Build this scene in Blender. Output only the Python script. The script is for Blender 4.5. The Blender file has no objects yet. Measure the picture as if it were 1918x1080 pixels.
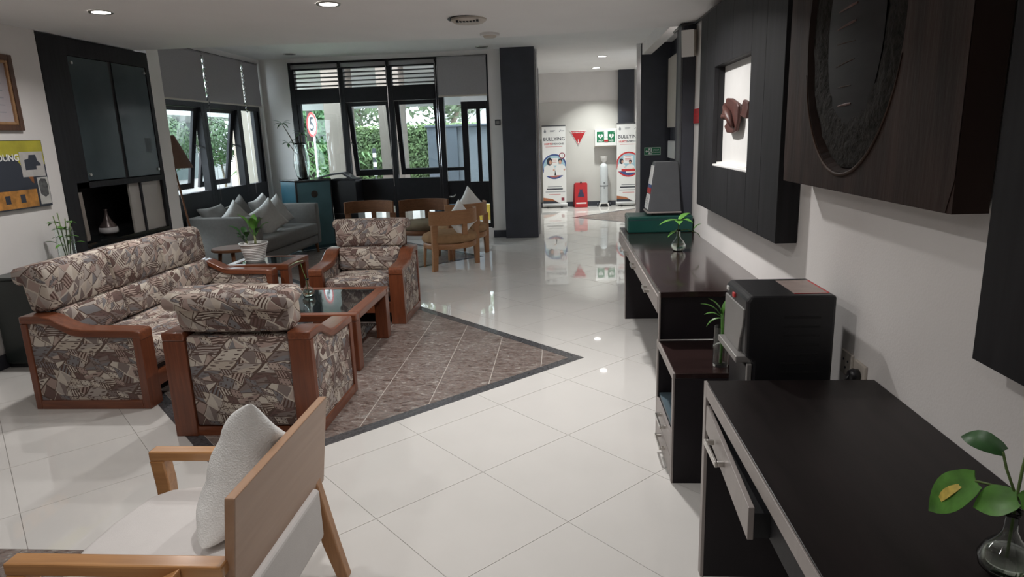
import bpy, bmesh, math, random
from mathutils import Vector, Matrix
random.seed(7)
PI = math.pi
SC = bpy.context.scene
COL = SC.collection

# ------------------------------------------------------------------ camera
cam_data = bpy.data.cameras.new('camera')
cam_data.sensor_width = 36.0
cam_data.lens = 36.0 * 1233.5 / 1918.0
cam_data.clip_start = 0.02
cam_data.clip_end = 200
cam = bpy.data.objects.new('camera', cam_data)
COL.objects.link(cam)
cam.matrix_world = Matrix(((0.996757, 0.017451, 0.078553, 0.0),
                           (0.072573, 0.226712, -0.971254, 0.0),
                           (-0.034758, 0.973806, 0.224710, 1.6295),
                           (0, 0, 0, 1)))
SC.camera = cam

# ------------------------------------------------------------------ world (overcast sky)
world = bpy.data.worlds.new('overcast_sky')
SC.world = world
world.use_nodes = True
wn = world.node_tree.nodes
bg = wn['Background']
bg.inputs['Color'].default_value = (0.86, 0.93, 1.0, 1)
bg.inputs['Strength'].default_value = 5.0

# ------------------------------------------------------------------ view
SC.view_settings.view_transform = 'Standard'
SC.view_settings.look = 'None'
SC.view_settings.gamma = 1.0
SC.view_settings.use_curve_mapping = False
SC.view_settings.exposure = 0.68

def ceil_z(x):                      # the main ceiling runs slightly down towards the right wall
    return 2.63 - 0.034 * (x + 4.37)
CEIL_HI = 2.97

# ------------------------------------------------------------------ lamps in the ceilings
def lamp(name, x, y, z, watt, size=0.11, spread=150, col=(1.0, 0.975, 0.955)):
    d = bpy.data.lights.new(name, 'AREA')
    d.shape = 'DISK'; d.size = size; d.energy = watt; d.color = col
    d.spread = math.radians(spread)
    o = bpy.data.objects.new(name, d); COL.objects.link(o)
    o.location = (x, y, z)
    return o
LOUNGE_LAMPS = [(-3.24, 4.77), (-1.53, 4.60), (0.17, 4.15), (-3.24, 2.6), (-1.75, 2.45), (-0.62, 1.9), (-1.53, 0.3), (-0.45, -0.5)]
LOUNGE_WATTS = [11.0, 7.2, 19.0, 1.2, 3.2, 5.2, 4.5, 4.5]  # lamps past the console one are unseen, added to brighten the near room
CORRIDOR_LAMPS = [(0.755, 12.48), (0.75, 14.58)]
for (x, y), w_ in zip(LOUNGE_LAMPS, LOUNGE_WATTS):
    lamp('lamp_light', x, y, ceil_z(x) - 0.012, w_, spread=150)
for (x, y), w_, sp_ in zip(CORRIDOR_LAMPS, (12, 17), (140, 102)):
    lamp('lamp_light', x, y, CEIL_HI - 0.012, w_, spread=sp_, col=(0.97, 1.0, 0.96))
lamp('lamp_light', 1.60, 8.2, CEIL_HI - 0.012, 8, spread=165)  # unseen passage lamp, added to lift the dim far end

# ------------------------------------------------------------------ materials
MATS = {}
def mat(name, col, rough=0.5, spec=0.5, metal=0.0, noise=0.0, nscale=8.0, bump=0.0, bscale=60.0, stretch=None, coat=0.0, nrough=0.0):
    if name in MATS: return MATS[name]
    m = bpy.data.materials.new(name); m.use_nodes = True
    nt = m.node_tree; N = nt.nodes; L = nt.links
    b = N['Principled BSDF']
    b.inputs['Base Color'].default_value = (*col, 1)
    b.inputs['Roughness'].default_value = rough
    b.inputs['Specular IOR Level'].default_value = spec
    b.inputs['Metallic'].default_value = metal
    b.inputs['Coat Weight'].default_value = coat
    b.inputs['Coat Roughness'].default_value = 0.08
    tc = N.new('ShaderNodeTexCoord'); mp = N.new('ShaderNodeMapping')
    L.new(tc.outputs['Object'], mp.inputs['Vector'])
    if stretch: mp.inputs['Scale'].default_value = stretch
    if noise > 0:
        nz = N.new('ShaderNodeTexNoise'); nz.inputs['Scale'].default_value = nscale
        nz.inputs['Detail'].default_value = 5
        L.new(mp.outputs['Vector'], nz.inputs['Vector'])
        cr = N.new('ShaderNodeValToRGB')
        lo = [max(0, c * (1 - noise)) for c in col]; hi = [min(1, c * (1 + noise)) for c in col]
        cr.color_ramp.elements[0].position = 0.3; cr.color_ramp.elements[1].position = 0.7
        cr.color_ramp.elements[0].color = (*lo, 1); cr.color_ramp.elements[1].color = (*hi, 1)
        L.new(nz.outputs['Fac'], cr.inputs['Fac']); L.new(cr.outputs['Color'], b.inputs['Base Color'])
        if nrough > 0:
            mr = N.new('ShaderNodeMapRange')
            mr.inputs['To Min'].default_value = rough; mr.inputs['To Max'].default_value = rough + nrough
            L.new(nz.outputs['Fac'], mr.inputs['Value']); L.new(mr.outputs['Result'], b.inputs['Roughness'])
    if bump > 0:
        n2 = N.new('ShaderNodeTexNoise'); n2.inputs['Scale'].default_value = bscale; n2.inputs['Detail'].default_value = 4
        L.new(mp.outputs['Vector'], n2.inputs['Vector'])
        bp = N.new('ShaderNodeBump'); bp.inputs['Strength'].default_value = bump; bp.inputs['Distance'].default_value = 0.01
        L.new(n2.outputs['Fac'], bp.inputs['Height']); L.new(bp.outputs['Normal'], b.inputs['Normal'])
    MATS[name] = m
    return m

def wood(name, a, c, rough=0.35, axis='x', scale=6.0, coat=0.0):
    if name in MATS: return MATS[name]
    m = bpy.data.materials.new(name); m.use_nodes = True
    nt = m.node_tree; N = nt.nodes; L = nt.links
    b = N['Principled BSDF']; b.inputs['Roughness'].default_value = rough
    b.inputs['Coat Weight'].default_value = coat; b.inputs['Coat Roughness'].default_value = 0.12
    tc = N.new('ShaderNodeTexCoord'); mp = N.new('ShaderNodeMapping')
    s = {'x': (0.6, 9, 9), 'y': (9, 0.6, 9), 'z': (9, 9, 0.6)}[axis]
    mp.inputs['Scale'].default_value = s
    L.new(tc.outputs['Object'], mp.inputs['Vector'])
    nz = N.new('ShaderNodeTexNoise'); nz.inputs['Scale'].default_value = scale; nz.inputs['Detail'].default_value = 8
    nz.inputs['Distortion'].default_value = 0.6
    L.new(mp.outputs['Vector'], nz.inputs['Vector'])
    cr = N.new('ShaderNodeValToRGB')
    cr.color_ramp.elements[0].position = 0.32; cr.color_ramp.elements[1].position = 0.68
    cr.color_ramp.elements[0].color = (*a, 1); cr.color_ramp.elements[1].color = (*c, 1)
    L.new(nz.outputs['Fac'], cr.inputs['Fac']); L.new(cr.outputs['Color'], b.inputs['Base Color'])
    MATS[name] = m
    return m

def emission(name, col, s):
    m = bpy.data.materials.new(name); m.use_nodes = True
    nt = m.node_tree; N = nt.nodes
    b = N['Principled BSDF']
    b.inputs['Base Color'].default_value = (0.8, 0.8, 0.8, 1)
    b.inputs['Emission Color'].default_value = (*col, 1)
    b.inputs['Emission Strength'].default_value = s
    return m

def pane_glass(name, tint=(0.93, 0.97, 0.97), boost=1.0):
    m = bpy.data.materials.new(name); m.use_nodes = True
    nt = m.node_tree; N = nt.nodes; L = nt.links
    N.remove(N['Principled BSDF'])
    out = N['Material Output']
    tr = N.new('ShaderNodeBsdfTransparent'); tr.inputs['Color'].default_value = (*tint, 1)
    gl = N.new('ShaderNodeBsdfGlossy'); gl.inputs['Roughness'].default_value = 0.02
    lw = N.new('ShaderNodeLayerWeight'); lw.inputs['Blend'].default_value = 0.5
    pw = N.new('ShaderNodeMath'); pw.operation = 'POWER'; pw.inputs[1].default_value = 5.0
    fr = N.new('ShaderNodeMath'); fr.operation = 'MULTIPLY_ADD'; fr.inputs[1].default_value = 0.9; fr.inputs[2].default_value = 0.04
    L.new(lw.outputs['Facing'], pw.inputs[0]); L.new(pw.outputs[0], fr.inputs[0])
    mx = N.new('ShaderNodeMixShader')
    L.new(fr.outputs[0], mx.inputs['Fac']); L.new(tr.outputs['BSDF'], mx.inputs[1]); L.new(gl.outputs['BSDF'], mx.inputs[2])
    L.new(mx.outputs['Shader'], out.inputs['Surface'])
    return m

def vessel_glass(name, col=(0.95, 1, 0.98)):
    m = bpy.data.materials.new(name); m.use_nodes = True
    b = m.node_tree.nodes['Principled BSDF']
    b.inputs['Base Color'].default_value = (*col, 1)
    b.inputs['Roughness'].default_value = 0.0
    b.inputs['IOR'].default_value = 1.45
    b.inputs['Transmission Weight'].default_value = 1.0
    return m

def patch_fabric(name, size=1.0, stretch=(1, 1), turn=0.785):
    """woven upholstery: slanted patches in beige, taupe, grey and brown, some striped or split in triangles, thin outlines"""
    m = bpy.data.materials.new(name); m.use_nodes = True
    nt = m.node_tree; N = nt.nodes; L = nt.links
    b = N['Principled BSDF']; b.inputs['Roughness'].default_value = 0.95
    b.inputs['Specular IOR Level'].default_value = 0.15
    uv = N.new('ShaderNodeUVMap'); uv.uv_map = 'cloth'
    def math_(op, a, c=None):
        n = N.new('ShaderNodeMath'); n.operation = op
        for k, v in ((0, a), (1, c)):
            if v is None: continue
            if isinstance(v, (int, float)): n.inputs[k].default_value = v
            else: L.new(v, n.inputs[k])
        return n.outputs[0]
    def mixc(f, a, c):
        n = N.new('ShaderNodeMix'); n.data_type = 'RGBA'; L.new(f, n.inputs[0])
        for k, v in ((6, a), (7, c)):
            if isinstance(v, tuple): n.inputs[k].default_value = (*v, 1)
            else: L.new(v, n.inputs[k])
        return n.outputs[2]
    def palette(fac):
        cr = N.new('ShaderNodeValToRGB'); cr.color_ramp.interpolation = 'CONSTANT'
        cols = [(0.0, (0.52, 0.45, 0.38)), (0.15, (0.235, 0.19, 0.175)), (0.29, (0.38, 0.285, 0.25)), (0.42, (0.60, 0.54, 0.47)),
                (0.57, (0.22, 0.21, 0.215)), (0.70, (0.43, 0.375, 0.34)), (0.84, (0.17, 0.112, 0.10)), (0.91, (0.47, 0.375, 0.325))]
        e = cr.color_ramp.elements
        e[0].position = 0; e[0].color = (*cols[0][1], 1); e[1].position = cols[1][0]; e[1].color = (*cols[1][1], 1)
        for p_, c_ in cols[2:]:
            q = e.new(p_); q.color = (*c_, 1)
        L.new(fac, cr.inputs['Fac']); return cr.outputs['Color']
    # slightly warped cloth coordinates
    nz = N.new('ShaderNodeTexNoise'); nz.inputs['Scale'].default_value = 7.0; nz.inputs['Detail'].default_value = 1
    L.new(uv.outputs['UV'], nz.inputs['Vector'])
    sc_ = N.new('ShaderNodeVectorMath'); sc_.operation = 'SCALE'; sc_.inputs['Scale'].default_value = 0.035; L.new(nz.outputs['Color'], sc_.inputs[0])
    ad = N.new('ShaderNodeVectorMath'); ad.operation = 'ADD'; L.new(uv.outputs['UV'], ad.inputs[0]); L.new(sc_.outputs[0], ad.inputs[1])
    def layer(angle, wx, wy, seed):
        mp = N.new('ShaderNodeMapping'); mp.inputs['Rotation'].default_value = (0, 0, angle)
        mp.inputs['Scale'].default_value = (stretch[0] / (wx * size), stretch[1] / (wy * size), 1)
        L.new(ad.outputs[0], mp.inputs['Vector'])
        sp = N.new('ShaderNodeSeparateXYZ'); L.new(mp.outputs['Vector'], sp.inputs[0])
        y = sp.outputs['Y']; iy = math_('FLOOR', y)
        wn_ = N.new('ShaderNodeTexWhiteNoise'); wn_.noise_dimensions = '1D'; L.new(math_('ADD', iy, seed), wn_.inputs['W'])
        x = math_('ADD', math_('ADD', sp.outputs['X'], math_('MULTIPLY', wn_.outputs['Value'], 3.0)), math_('MULTIPLY', math_('FRACT', y), 0.55))
        ix = math_('FLOOR', x); fx = math_('FRACT', x); fy = math_('FRACT', y)
        cb = N.new('ShaderNodeCombineXYZ'); L.new(ix, cb.inputs[0]); L.new(iy, cb.inputs[1]); cb.inputs[2].default_value = seed
        w2 = N.new('ShaderNodeTexWhiteNoise'); L.new(cb.outputs[0], w2.inputs['Vector'])
        sep = N.new('ShaderNodeSeparateColor'); L.new(w2.outputs['Color'], sep.inputs['Color'])
        r1, r2, r3 = sep.outputs['Red'], sep.outputs['Green'], sep.outputs['Blue']
        c = palette(r1)
        tri = math_('MULTIPLY', math_('GREATER_THAN', math_('ADD', fx, fy), 1.0), math_('GREATER_THAN', r2, 0.5))
        c = mixc(tri, c, palette(math_('FRACT', math_('ADD', r1, 0.37))))
        st = math_('MULTIPLY', math_('GREATER_THAN', math_('FRACT', math_('MULTIPLY', fx, 4.0)), 0.55), math_('LESS_THAN', r2, 0.24))
        c = mixc(st, c, (0.115, 0.07, 0.058))
        dx = math_('SUBTRACT', math_('FRACT', math_('MULTIPLY', fx, 3.0)), 0.5); dy = math_('SUBTRACT', math_('FRACT', math_('MULTIPLY', fy, 2.0)), 0.5)
        dot = math_('MULTIPLY', math_('LESS_THAN', math_('ADD', math_('MULTIPLY', dx, dx), math_('MULTIPLY', dy, dy)), 0.035), math_('GREATER_THAN', r3, 0.74))
        c = mixc(dot, c, (0.12, 0.085, 0.075))
        ex = math_('LESS_THAN', math_('MINIMUM', fx, math_('SUBTRACT', 1.0, fx)), 0.045); ey = math_('LESS_THAN', math_('MINIMUM', fy, math_('SUBTRACT', 1.0, fy)), 0.07)
        edge_ = math_('MAXIMUM', ex, ey)
        ec = mixc(math_('GREATER_THAN', r3, 0.5), (0.56, 0.50, 0.43), (0.13, 0.09, 0.075))
        return mixc(edge_, c, ec), r3, r2
    ca, _, _ = layer(turn, 0.085, 0.052, 3.0)
    cb_, rb, rb2 = layer(turn + 1.25, 0.125, 0.06, 11.0)
    col = mixc(math_('GREATER_THAN', rb, 0.62), ca, cb_)
    cc, rc, _ = layer(turn - 0.5, 0.06, 0.035, 23.0)
    col = mixc(math_('GREATER_THAN', rc, 0.80), col, cc)
    L.new(col, b.inputs['Base Color'])
    n2 = N.new('ShaderNodeTexNoise'); n2.inputs['Scale'].default_value = 260
    L.new(uv.outputs['UV'], n2.inputs['Vector'])
    bp = N.new('ShaderNodeBump'); bp.inputs['Strength'].default_value = 0.25; bp.inputs['Distance'].default_value = 0.004
    L.new(n2.outputs['Fac'], bp.inputs['Height']); L.new(bp.outputs['Normal'], b.inputs['Normal'])
    return m

def marble_tile(name):
    m = bpy.data.materials.new(name); m.use_nodes = True
    nt = m.node_tree; N = nt.nodes; L = nt.links
    b = N['Principled BSDF']; b.inputs['Roughness'].default_value = 0.32
    tc = N.new('ShaderNodeTexCoord'); mp = N.new('ShaderNodeMapping'); mp.inputs['Scale'].default_value = (0.8, 1.5, 1)
    L.new(tc.outputs['Object'], mp.inputs['Vector'])
    nz = N.new('ShaderNodeTexNoise'); nz.inputs['Scale'].default_value = 6.5; nz.inputs['Detail'].default_value = 8
    nz.inputs['Roughness'].default_value = 0.62; nz.inputs['Distortion'].default_value = 3.2
    L.new(mp.outputs['Vector'], nz.inputs['Vector'])
    cr = N.new('ShaderNodeValToRGB'); e = cr.color_ramp.elements
    e[0].position = 0.30; e[0].color = (0.055, 0.04, 0.035, 1); e[1].position = 0.72; e[1].color = (0.46, 0.41, 0.37, 1)
    q = e.new(0.40); q.color = (0.17, 0.11, 0.09, 1)
    q = e.new(0.47); q.color = (0.16, 0.15, 0.14, 1)
    q = e.new(0.53); q.color = (0.25, 0.175, 0.15, 1)
    q = e.new(0.60); q.color = (0.20, 0.185, 0.17, 1)
    n2 = N.new('ShaderNodeTexNoise'); n2.inputs['Scale'].default_value = 22; n2.inputs['Detail'].default_value = 7; n2.inputs['Distortion'].default_value = 2.5
    L.new(mp.outputs['Vector'], n2.inputs['Vector'])
    mm = N.new('ShaderNodeMath'); mm.operation = 'MULTIPLY_ADD'; mm.inputs[1].default_value = 0.75; mm.inputs[2].default_value = -0.375
    L.new(n2.outputs['Fac'], mm.inputs[0])
    aa = N.new('ShaderNodeMath'); aa.operation = 'ADD'; L.new(nz.outputs['Fac'], aa.inputs[0]); L.new(mm.outputs[0], aa.inputs[1])
    L.new(aa.outputs[0], cr.inputs['Fac']); L.new(cr.outputs['Color'], b.inputs['Base Color'])
    return m

WALL = mat('painted_wall', (0.77, 0.74, 0.72), 0.75, 0.3, noise=0.03, nscale=2.5, bump=0.06, bscale=120)
CEIL = mat('painted_ceiling', (0.88, 0.875, 0.87), 0.8, 0.3, noise=0.02, nscale=2)
TILE = mat('polished_tile', (0.70, 0.68, 0.65), 0.025, 0.62, noise=0.02, nscale=3.0, nrough=0.01)
GROUT = mat('floor_grout', (0.36, 0.33, 0.31), 0.7)
STONE = marble_tile('brown_stone_tile')
BORDER = mat('grey_granite_strip', (0.075, 0.075, 0.08), 0.25, noise=0.35, nscale=60)
BLACKW = mat('black_stained_wood', (0.019, 0.0185, 0.0205), 0.6, 0.22, noise=0.25, nscale=5, stretch=(6, 6, 0.6))
NAVY = mat('dark_pillar_cladding', (0.052, 0.055, 0.068), 0.55, 0.3, noise=0.12, nscale=4)
FRAME = mat('dark_window_frame', (0.012, 0.012, 0.015), 0.5, 0.3, noise=0.15, nscale=10)
ESPRESSO = mat('espresso_lacquer', (0.028, 0.015, 0.014), 0.16, 0.5, noise=0.2, nscale=4, stretch=(1, 8, 1), coat=0.6)
ESPRESSO_M = mat('espresso_side', (0.013, 0.010, 0.0125), 0.5, 0.3, noise=0.2, nscale=4)
SILVER = mat('greige_laminate', (0.30, 0.265, 0.25), 0.4, 0.5, noise=0.06, nscale=6, stretch=(1, 6, 1))
STEEL = mat('brushed_steel', (0.55, 0.53, 0.5), 0.28, 0.5, metal=1.0, noise=0.08, nscale=30)
CHROME = mat('chrome', (0.75, 0.75, 0.76), 0.12, 0.5, metal=1.0, noise=0.04, nscale=15)
REDWOOD = wood('reddish_teak', (0.135, 0.038, 0.016), (0.22, 0.066, 0.026), 0.3, 'y', coat=0.4)
REDWOOD_Z = wood('reddish_teak_upright', (0.125, 0.036, 0.016), (0.20, 0.058, 0.024), 0.33, 'z', coat=0.3)
REDWOOD_X = wood('reddish_teak_cross', (0.135, 0.038, 0.016), (0.22, 0.066, 0.026), 0.3, 'x', coat=0.4)
BEECH = wood('honey_beech', (0.42, 0.20, 0.075), (0.53, 0.27, 0.105), 0.3, 'x', coat=0.4)
BEECH_Y = wood('honey_beech_panel', (0.36, 0.205, 0.12), (0.41, 0.245, 0.15), 0.38, 'y', coat=0.15, scale=2.5)
OAK = wood('mid_brown_wood', (0.135, 0.058, 0.028), (0.19, 0.085, 0.04), 0.6, 'x')
OAK.node_tree.nodes['Principled BSDF'].inputs['Specular IOR Level'].default_value = 0.25
OAK_L = wood('tan_wood', (0.30, 0.142, 0.062), (0.36, 0.175, 0.08), 0.45, 'x')
PATCH = patch_fabric('patchwork_fabric', 1.15)
PATCH_S = patch_fabric('patchwork_fabric_streaked', 0.9, (1.25, 0.6), 0.1)
WHITE_CLOTH = mat('white_cotton', (0.86, 0.86, 0.84), 0.9, 0.2, noise=0.03, nscale=20, bump=0.35, bscale=200)
WHITE_LEATHER = mat('white_upholstery', (0.66, 0.63, 0.61), 0.6, 0.3, noise=0.02, nscale=15, bump=0.08, bscale=250)
GREY_CLOTH = mat('grey_upholstery', (0.15, 0.142, 0.134), 0.95, 0.2, noise=0.06, nscale=30, bump=0.3, bscale=300)
PALE_CLOTH = mat('pale_grey_cotton', (0.40, 0.39, 0.375), 0.95, 0.2, noise=0.05, nscale=30, bump=0.3, bscale=220)
TAN_CLOTH = mat('tan_velour', (0.32, 0.19, 0.10), 0.95, 0.2, noise=0.14, nscale=14, bump=0.2, bscale=200)
OLIVE_CLOTH = mat('olive_brown_velour', (0.19, 0.15, 0.10), 0.95, 0.2, noise=0.1, nscale=14)
BLIND = mat('grey_blind_fabric', (0.355, 0.34, 0.35), 0.9, 0.2, noise=0.04, nscale=60)
TEAL = mat('teal_lacquer', (0.026, 0.078, 0.105), 0.4, noise=0.08, nscale=8)
GREENBOX = mat('dark_green_plastic', (0.006, 0.055, 0.045), 0.3, noise=0.15, nscale=6)
BLACKGLASS = mat('black_glass', (0.012, 0.015, 0.016), 0.04, 0.6, noise=0.05, nscale=3)
FROST = mat('dark_smoked_glass', (0.042, 0.060, 0.066), 0.12, 0.5, noise=0.15, nscale=2.0, nrough=0.06)
BLACKP = mat('black_plastic', (0.012, 0.012, 0.014), 0.35, noise=0.1, nscale=12)
GREYP = mat('dark_grey_metal', (0.075, 0.078, 0.085), 0.45, noise=0.06, nscale=12)
SILVERP = mat('silver_plastic', (0.30, 0.29, 0.28), 0.35, metal=0.4, noise=0.05, nscale=8)
WHITEP = mat('white_plastic', (0.75, 0.74, 0.72), 0.4, noise=0.02, nscale=10)
IVORY = mat('ivory_plastic', (0.55, 0.50, 0.44), 0.45, noise=0.03, nscale=10)
PAPER = mat('white_print_surface', (0.78, 0.78, 0.77), 0.5, noise=0.015, nscale=5)
LEAF = mat('green_leaf', (0.10, 0.26, 0.045), 0.4, 0.4, noise=0.3, nscale=25)
LEAF_D = mat('dark_green_leaf', (0.035, 0.105, 0.03), 0.4, 0.4, noise=0.35, nscale=20)
LEAF_Y = mat('yellow_leaf_mark', (0.72, 0.55, 0.12), 0.45, noise=0.2, nscale=60)
STEM = mat('green_stem', (0.12, 0.19, 0.05), 0.5, noise=0.2, nscale=40)
STEM_B = mat('brown_stem', (0.10, 0.075, 0.045), 0.7, noise=0.3, nscale=40)
GLASS = pane_glass('window_glass')
VESSEL = vessel_glass('clear_vessel_glass')
WATER = vessel_glass('vase_water', (0.95, 0.98, 0.9))
RED = mat('red_print', (0.42, 0.018, 0.022), 0.45, noise=0.05, nscale=10)
BRED = mat('bright_red_print', (0.55, 0.035, 0.035), 0.5, noise=0.04, nscale=10)
BLUE = mat('navy_blue_print', (0.045, 0.085, 0.25), 0.5, noise=0.04, nscale=10)
SKYB = mat('pale_blue_print', (0.36, 0.54, 0.62), 0.5, noise=0.03, nscale=10)
INK = mat('dark_ink', (0.03, 0.035, 0.05), 0.5, noise=0.04, nscale=10)
SKIN = mat('printed_skin_tone', (0.62, 0.36, 0.26), 0.5, noise=0.04, nscale=10)
GREENS = mat('safety_green', (0.012, 0.17, 0.075), 0.4, noise=0.06, nscale=10)
GREY_INK = mat('grey_ink', (0.25, 0.26, 0.28), 0.5, noise=0.04, nscale=10)
ORANGE_INK = mat('rust_print', (0.40, 0.14, 0.06), 0.5, noise=0.1, nscale=10)

# ------------------------------------------------------------------ mesh builder
class MB:
    weld = False
    def __init__(s): s.v = []; s.f = []
    def add(s, vs, fs, M=None):
        k = len(s.v)
        for p in vs:
            q = Vector(p)
            s.v.append(M @ q if M is not None else q)
        s.f += [[i + k for i in f] for f in fs]
        return s
    def box(s, x0, x1, y0, y1, z0, z1, M=None):
        vs = [(x, y, z) for x in (x0, x1) for y in (y0, y1) for z in (z0, z1)]
        fs = [(0, 1, 3, 2), (4, 6, 7, 5), (0, 4, 5, 1), (2, 3, 7, 6), (0, 2, 6, 4), (1, 5, 7, 3)]
        return s.add(vs, fs, M)
    def prism(s, pts, axis, a, b, M=None):
        """extrude a 2-D outline: axis x -> pts (y,z), y -> (x,z), z -> (x,y)"""
        def P(u, v, t): return {'x': (t, u, v), 'y': (u, t, v), 'z': (u, v, t)}[axis]
        n = len(pts)
        vs = [P(u, v, a) for u, v in pts] + [P(u, v, b) for u, v in pts]
        fs = [list(range(n))[::-1], [n + i for i in range(n)]] + [(i, (i + 1) % n, n + (i + 1) % n, n + i) for i in range(n)]
        return s.add(vs, fs, M)
    def strip(s, top, bot, axis, a, b, M=None):
        """solid between two curves of equal length (u,v) pairs, extruded along axis"""
        def P(u, v, t): return {'x': (t, u, v), 'y': (u, t, v), 'z': (u, v, t)}[axis]
        n = len(top); vs = []
        for (u, v), (p, q) in zip(top, bot):
            vs += [P(u, v, a), P(u, v, b), P(p, q, a), P(p, q, b)]
        fs = []
        for i in range(n - 1):
            k = 4 * i
            fs += [(k, k + 1, k + 5, k + 4), (k + 2, k + 6, k + 7, k + 3), (k, k + 4, k + 6, k + 2), (k + 1, k + 3, k + 7, k + 5)]
        fs += [(0, 2, 3, 1), (4 * n - 4, 4 * n - 3, 4 * n - 1, 4 * n - 2)]
        return s.add(vs, fs, M)
    def tube(s, path, r, seg=8, M=None):
        P = [Vector(p) for p in path]; n = len(P)
        R = r if isinstance(r, (list, tuple)) else [r] * n
        vs = []; fs = []
        ref = Vector((0, 0, 1))
        for i, p in enumerate(P):
            t = (P[min(i + 1, n - 1)] - P[max(i - 1, 0)]).normalized()
            if abs(t.dot(ref)) > 0.95: rr = Vector((1, 0, 0))
            else: rr = ref
            a = t.cross(rr).normalized(); b = t.cross(a)
            for k in range(seg):
                th = 2 * PI * k / seg
                vs.append(p + (a * math.cos(th) + b * math.sin(th)) * R[i])
        for i in range(n - 1):
            for k in range(seg):
                k2 = (k + 1) % seg
                fs.append((i * seg + k, i * seg + k2, (i + 1) * seg + k2, (i + 1) * seg + k))
        fs.append(list(range(seg))[::-1]); fs.append([(n - 1) * seg + k for k in range(seg)])
        return s.add(vs, fs, M)
    def lathe(s, prof, c=(0, 0, 0), seg=24, M=None, sx=1, sy=1, caps=True):
        vs = []; fs = []; n = len(prof)
        for r, z in prof:
            for k in range(seg):
                t = 2 * PI * k / seg
                vs.append((c[0] + r * sx * math.cos(t), c[1] + r * sy * math.sin(t), c[2] + z))
        for i in range(n - 1):
            for k in range(seg):
                k2 = (k + 1) % seg
                fs.append((i * seg + k, i * seg + k2, (i + 1) * seg + k2, (i + 1) * seg + k))
        if caps and prof[0][0] > 1e-4: fs.append(list(range(seg))[::-1])
        if caps and prof[-1][0] > 1e-4: fs.append([(n - 1) * seg + k for k in range(seg)])
        return s.add(vs, fs, M)
    def rbox(s, x0, x1, y0, y1, z0, z1, r=0.04, n=6, bulge=(0, 0, 0), M=None):
        """rounded, slightly bulging upholstery block"""
        c = Vector(((x0 + x1) / 2, (y0 + y1) / 2, (z0 + z1) / 2)); h = Vector(((x1 - x0) / 2, (y1 - y0) / 2, (z1 - z0) / 2))
        r = min(r, min(h) * 0.98)
        grid = [-1 + 2 * i / n for i in range(n + 1)]
        def warp(t, hh):                       # put grid lines close to the rounded edges
            k = max(hh - r, 1e-4)
            a = abs(t)
            if a >= 1 - 1e-6: return math.copysign(hh, t)
            if a > 1 - 2.0 / n - 1e-6 and n >= 6: return math.copysign(k + r * 0.45, t)
            return t / (1 - 2.0 / n) * k if n >= 6 else t * hh
        idx = {}; vs = []; fs = []
        def vert(a, b, d):
            key = (round(a, 4), round(b, 4), round(d, 4))
            if key in idx: return idx[key]
            p = Vector((warp(a, h.x), warp(b, h.y), warp(d, h.z)))
            inner = Vector([max(-(h[i] - r), min(h[i] - r, p[i])) for i in range(3)])
            dlt = p - inner
            if dlt.length > 1e-7: p = inner + dlt.normalized() * r
            u = [p[i] / h[i] for i in range(3)]
            if bulge[0]: p.x += math.copysign(1, u[0]) * abs(u[0]) * bulge[0] * max(0, 1 - u[1] ** 2) * max(0, 1 - u[2] ** 2)
            if bulge[1]: p.y += math.copysign(1, u[1]) * abs(u[1]) * bulge[1] * max(0, 1 - u[0] ** 2) * max(0, 1 - u[2] ** 2)
            if bulge[2]: p.z += math.copysign(1, u[2]) * abs(u[2]) * bulge[2] * max(0, 1 - u[0] ** 2) * max(0, 1 - u[1] ** 2)
            vs.append(c + p); idx[key] = len(vs) - 1
            return idx[key]
        for ax in range(3):
            for sg in (-1, 1):
                for i in range(n):
                    for j in range(n):
                        q = []
                        for a, b in ((i, j), (i + 1, j), (i + 1, j + 1), (i, j + 1)):
                            co = [0, 0, 0]; co[ax] = sg; co[(ax + 1) % 3] = grid[a]; co[(ax + 2) % 3] = grid[b]
                            q.append(vert(*co))
                        fs.append(q if sg > 0 else q[::-1])
        return s.add(vs, fs, M)
    def pillow(s, w, h, t, M=None, n=12, seed=0):
        rnd = random.Random(seed)
        ph = [rnd.uniform(0, 6.28) for _ in range(6)]
        vs = []; fs = []
        def P(i, j, sg):
            u = math.sin(PI / 2 * (-1 + 2 * i / n)); v = math.sin(PI / 2 * (-1 + 2 * j / n))
            e = max(0, (1 - u ** 4)) ** 0.40 * max(0, (1 - v ** 4)) ** 0.40
            pinch = 1 - 0.15 * (1 - v * v) * u * u; pin2 = 1 - 0.15 * (1 - u * u) * v * v
            wr = 0.06 * math.sin(5 * u + 3 * v + ph[0]) + 0.06 * math.sin(9 * v - 4 * u + ph[1]) + 0.05 * math.sin(13 * u + 2 * v + ph[2]) + 0.035 * math.sin(21 * v + 3 * u + ph[3])
            return (u * w / 2 * pinch, v * h / 2 * pin2, sg * t / 2 * e * (1 + wr))
        for sg in (1, -1):
            k = len(vs)
            for i in range(n + 1):
                for j in range(n + 1): vs.append(P(i, j, sg))
            for i in range(n):
                for j in range(n):
                    q = [k + i * (n + 1) + j, k + (i + 1) * (n + 1) + j, k + (i + 1) * (n + 1) + j + 1, k + i * (n + 1) + j + 1]
                    fs.append(q if sg > 0 else q[::-1])
        s.weld = True
        return s.add(vs, fs, M)
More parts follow.
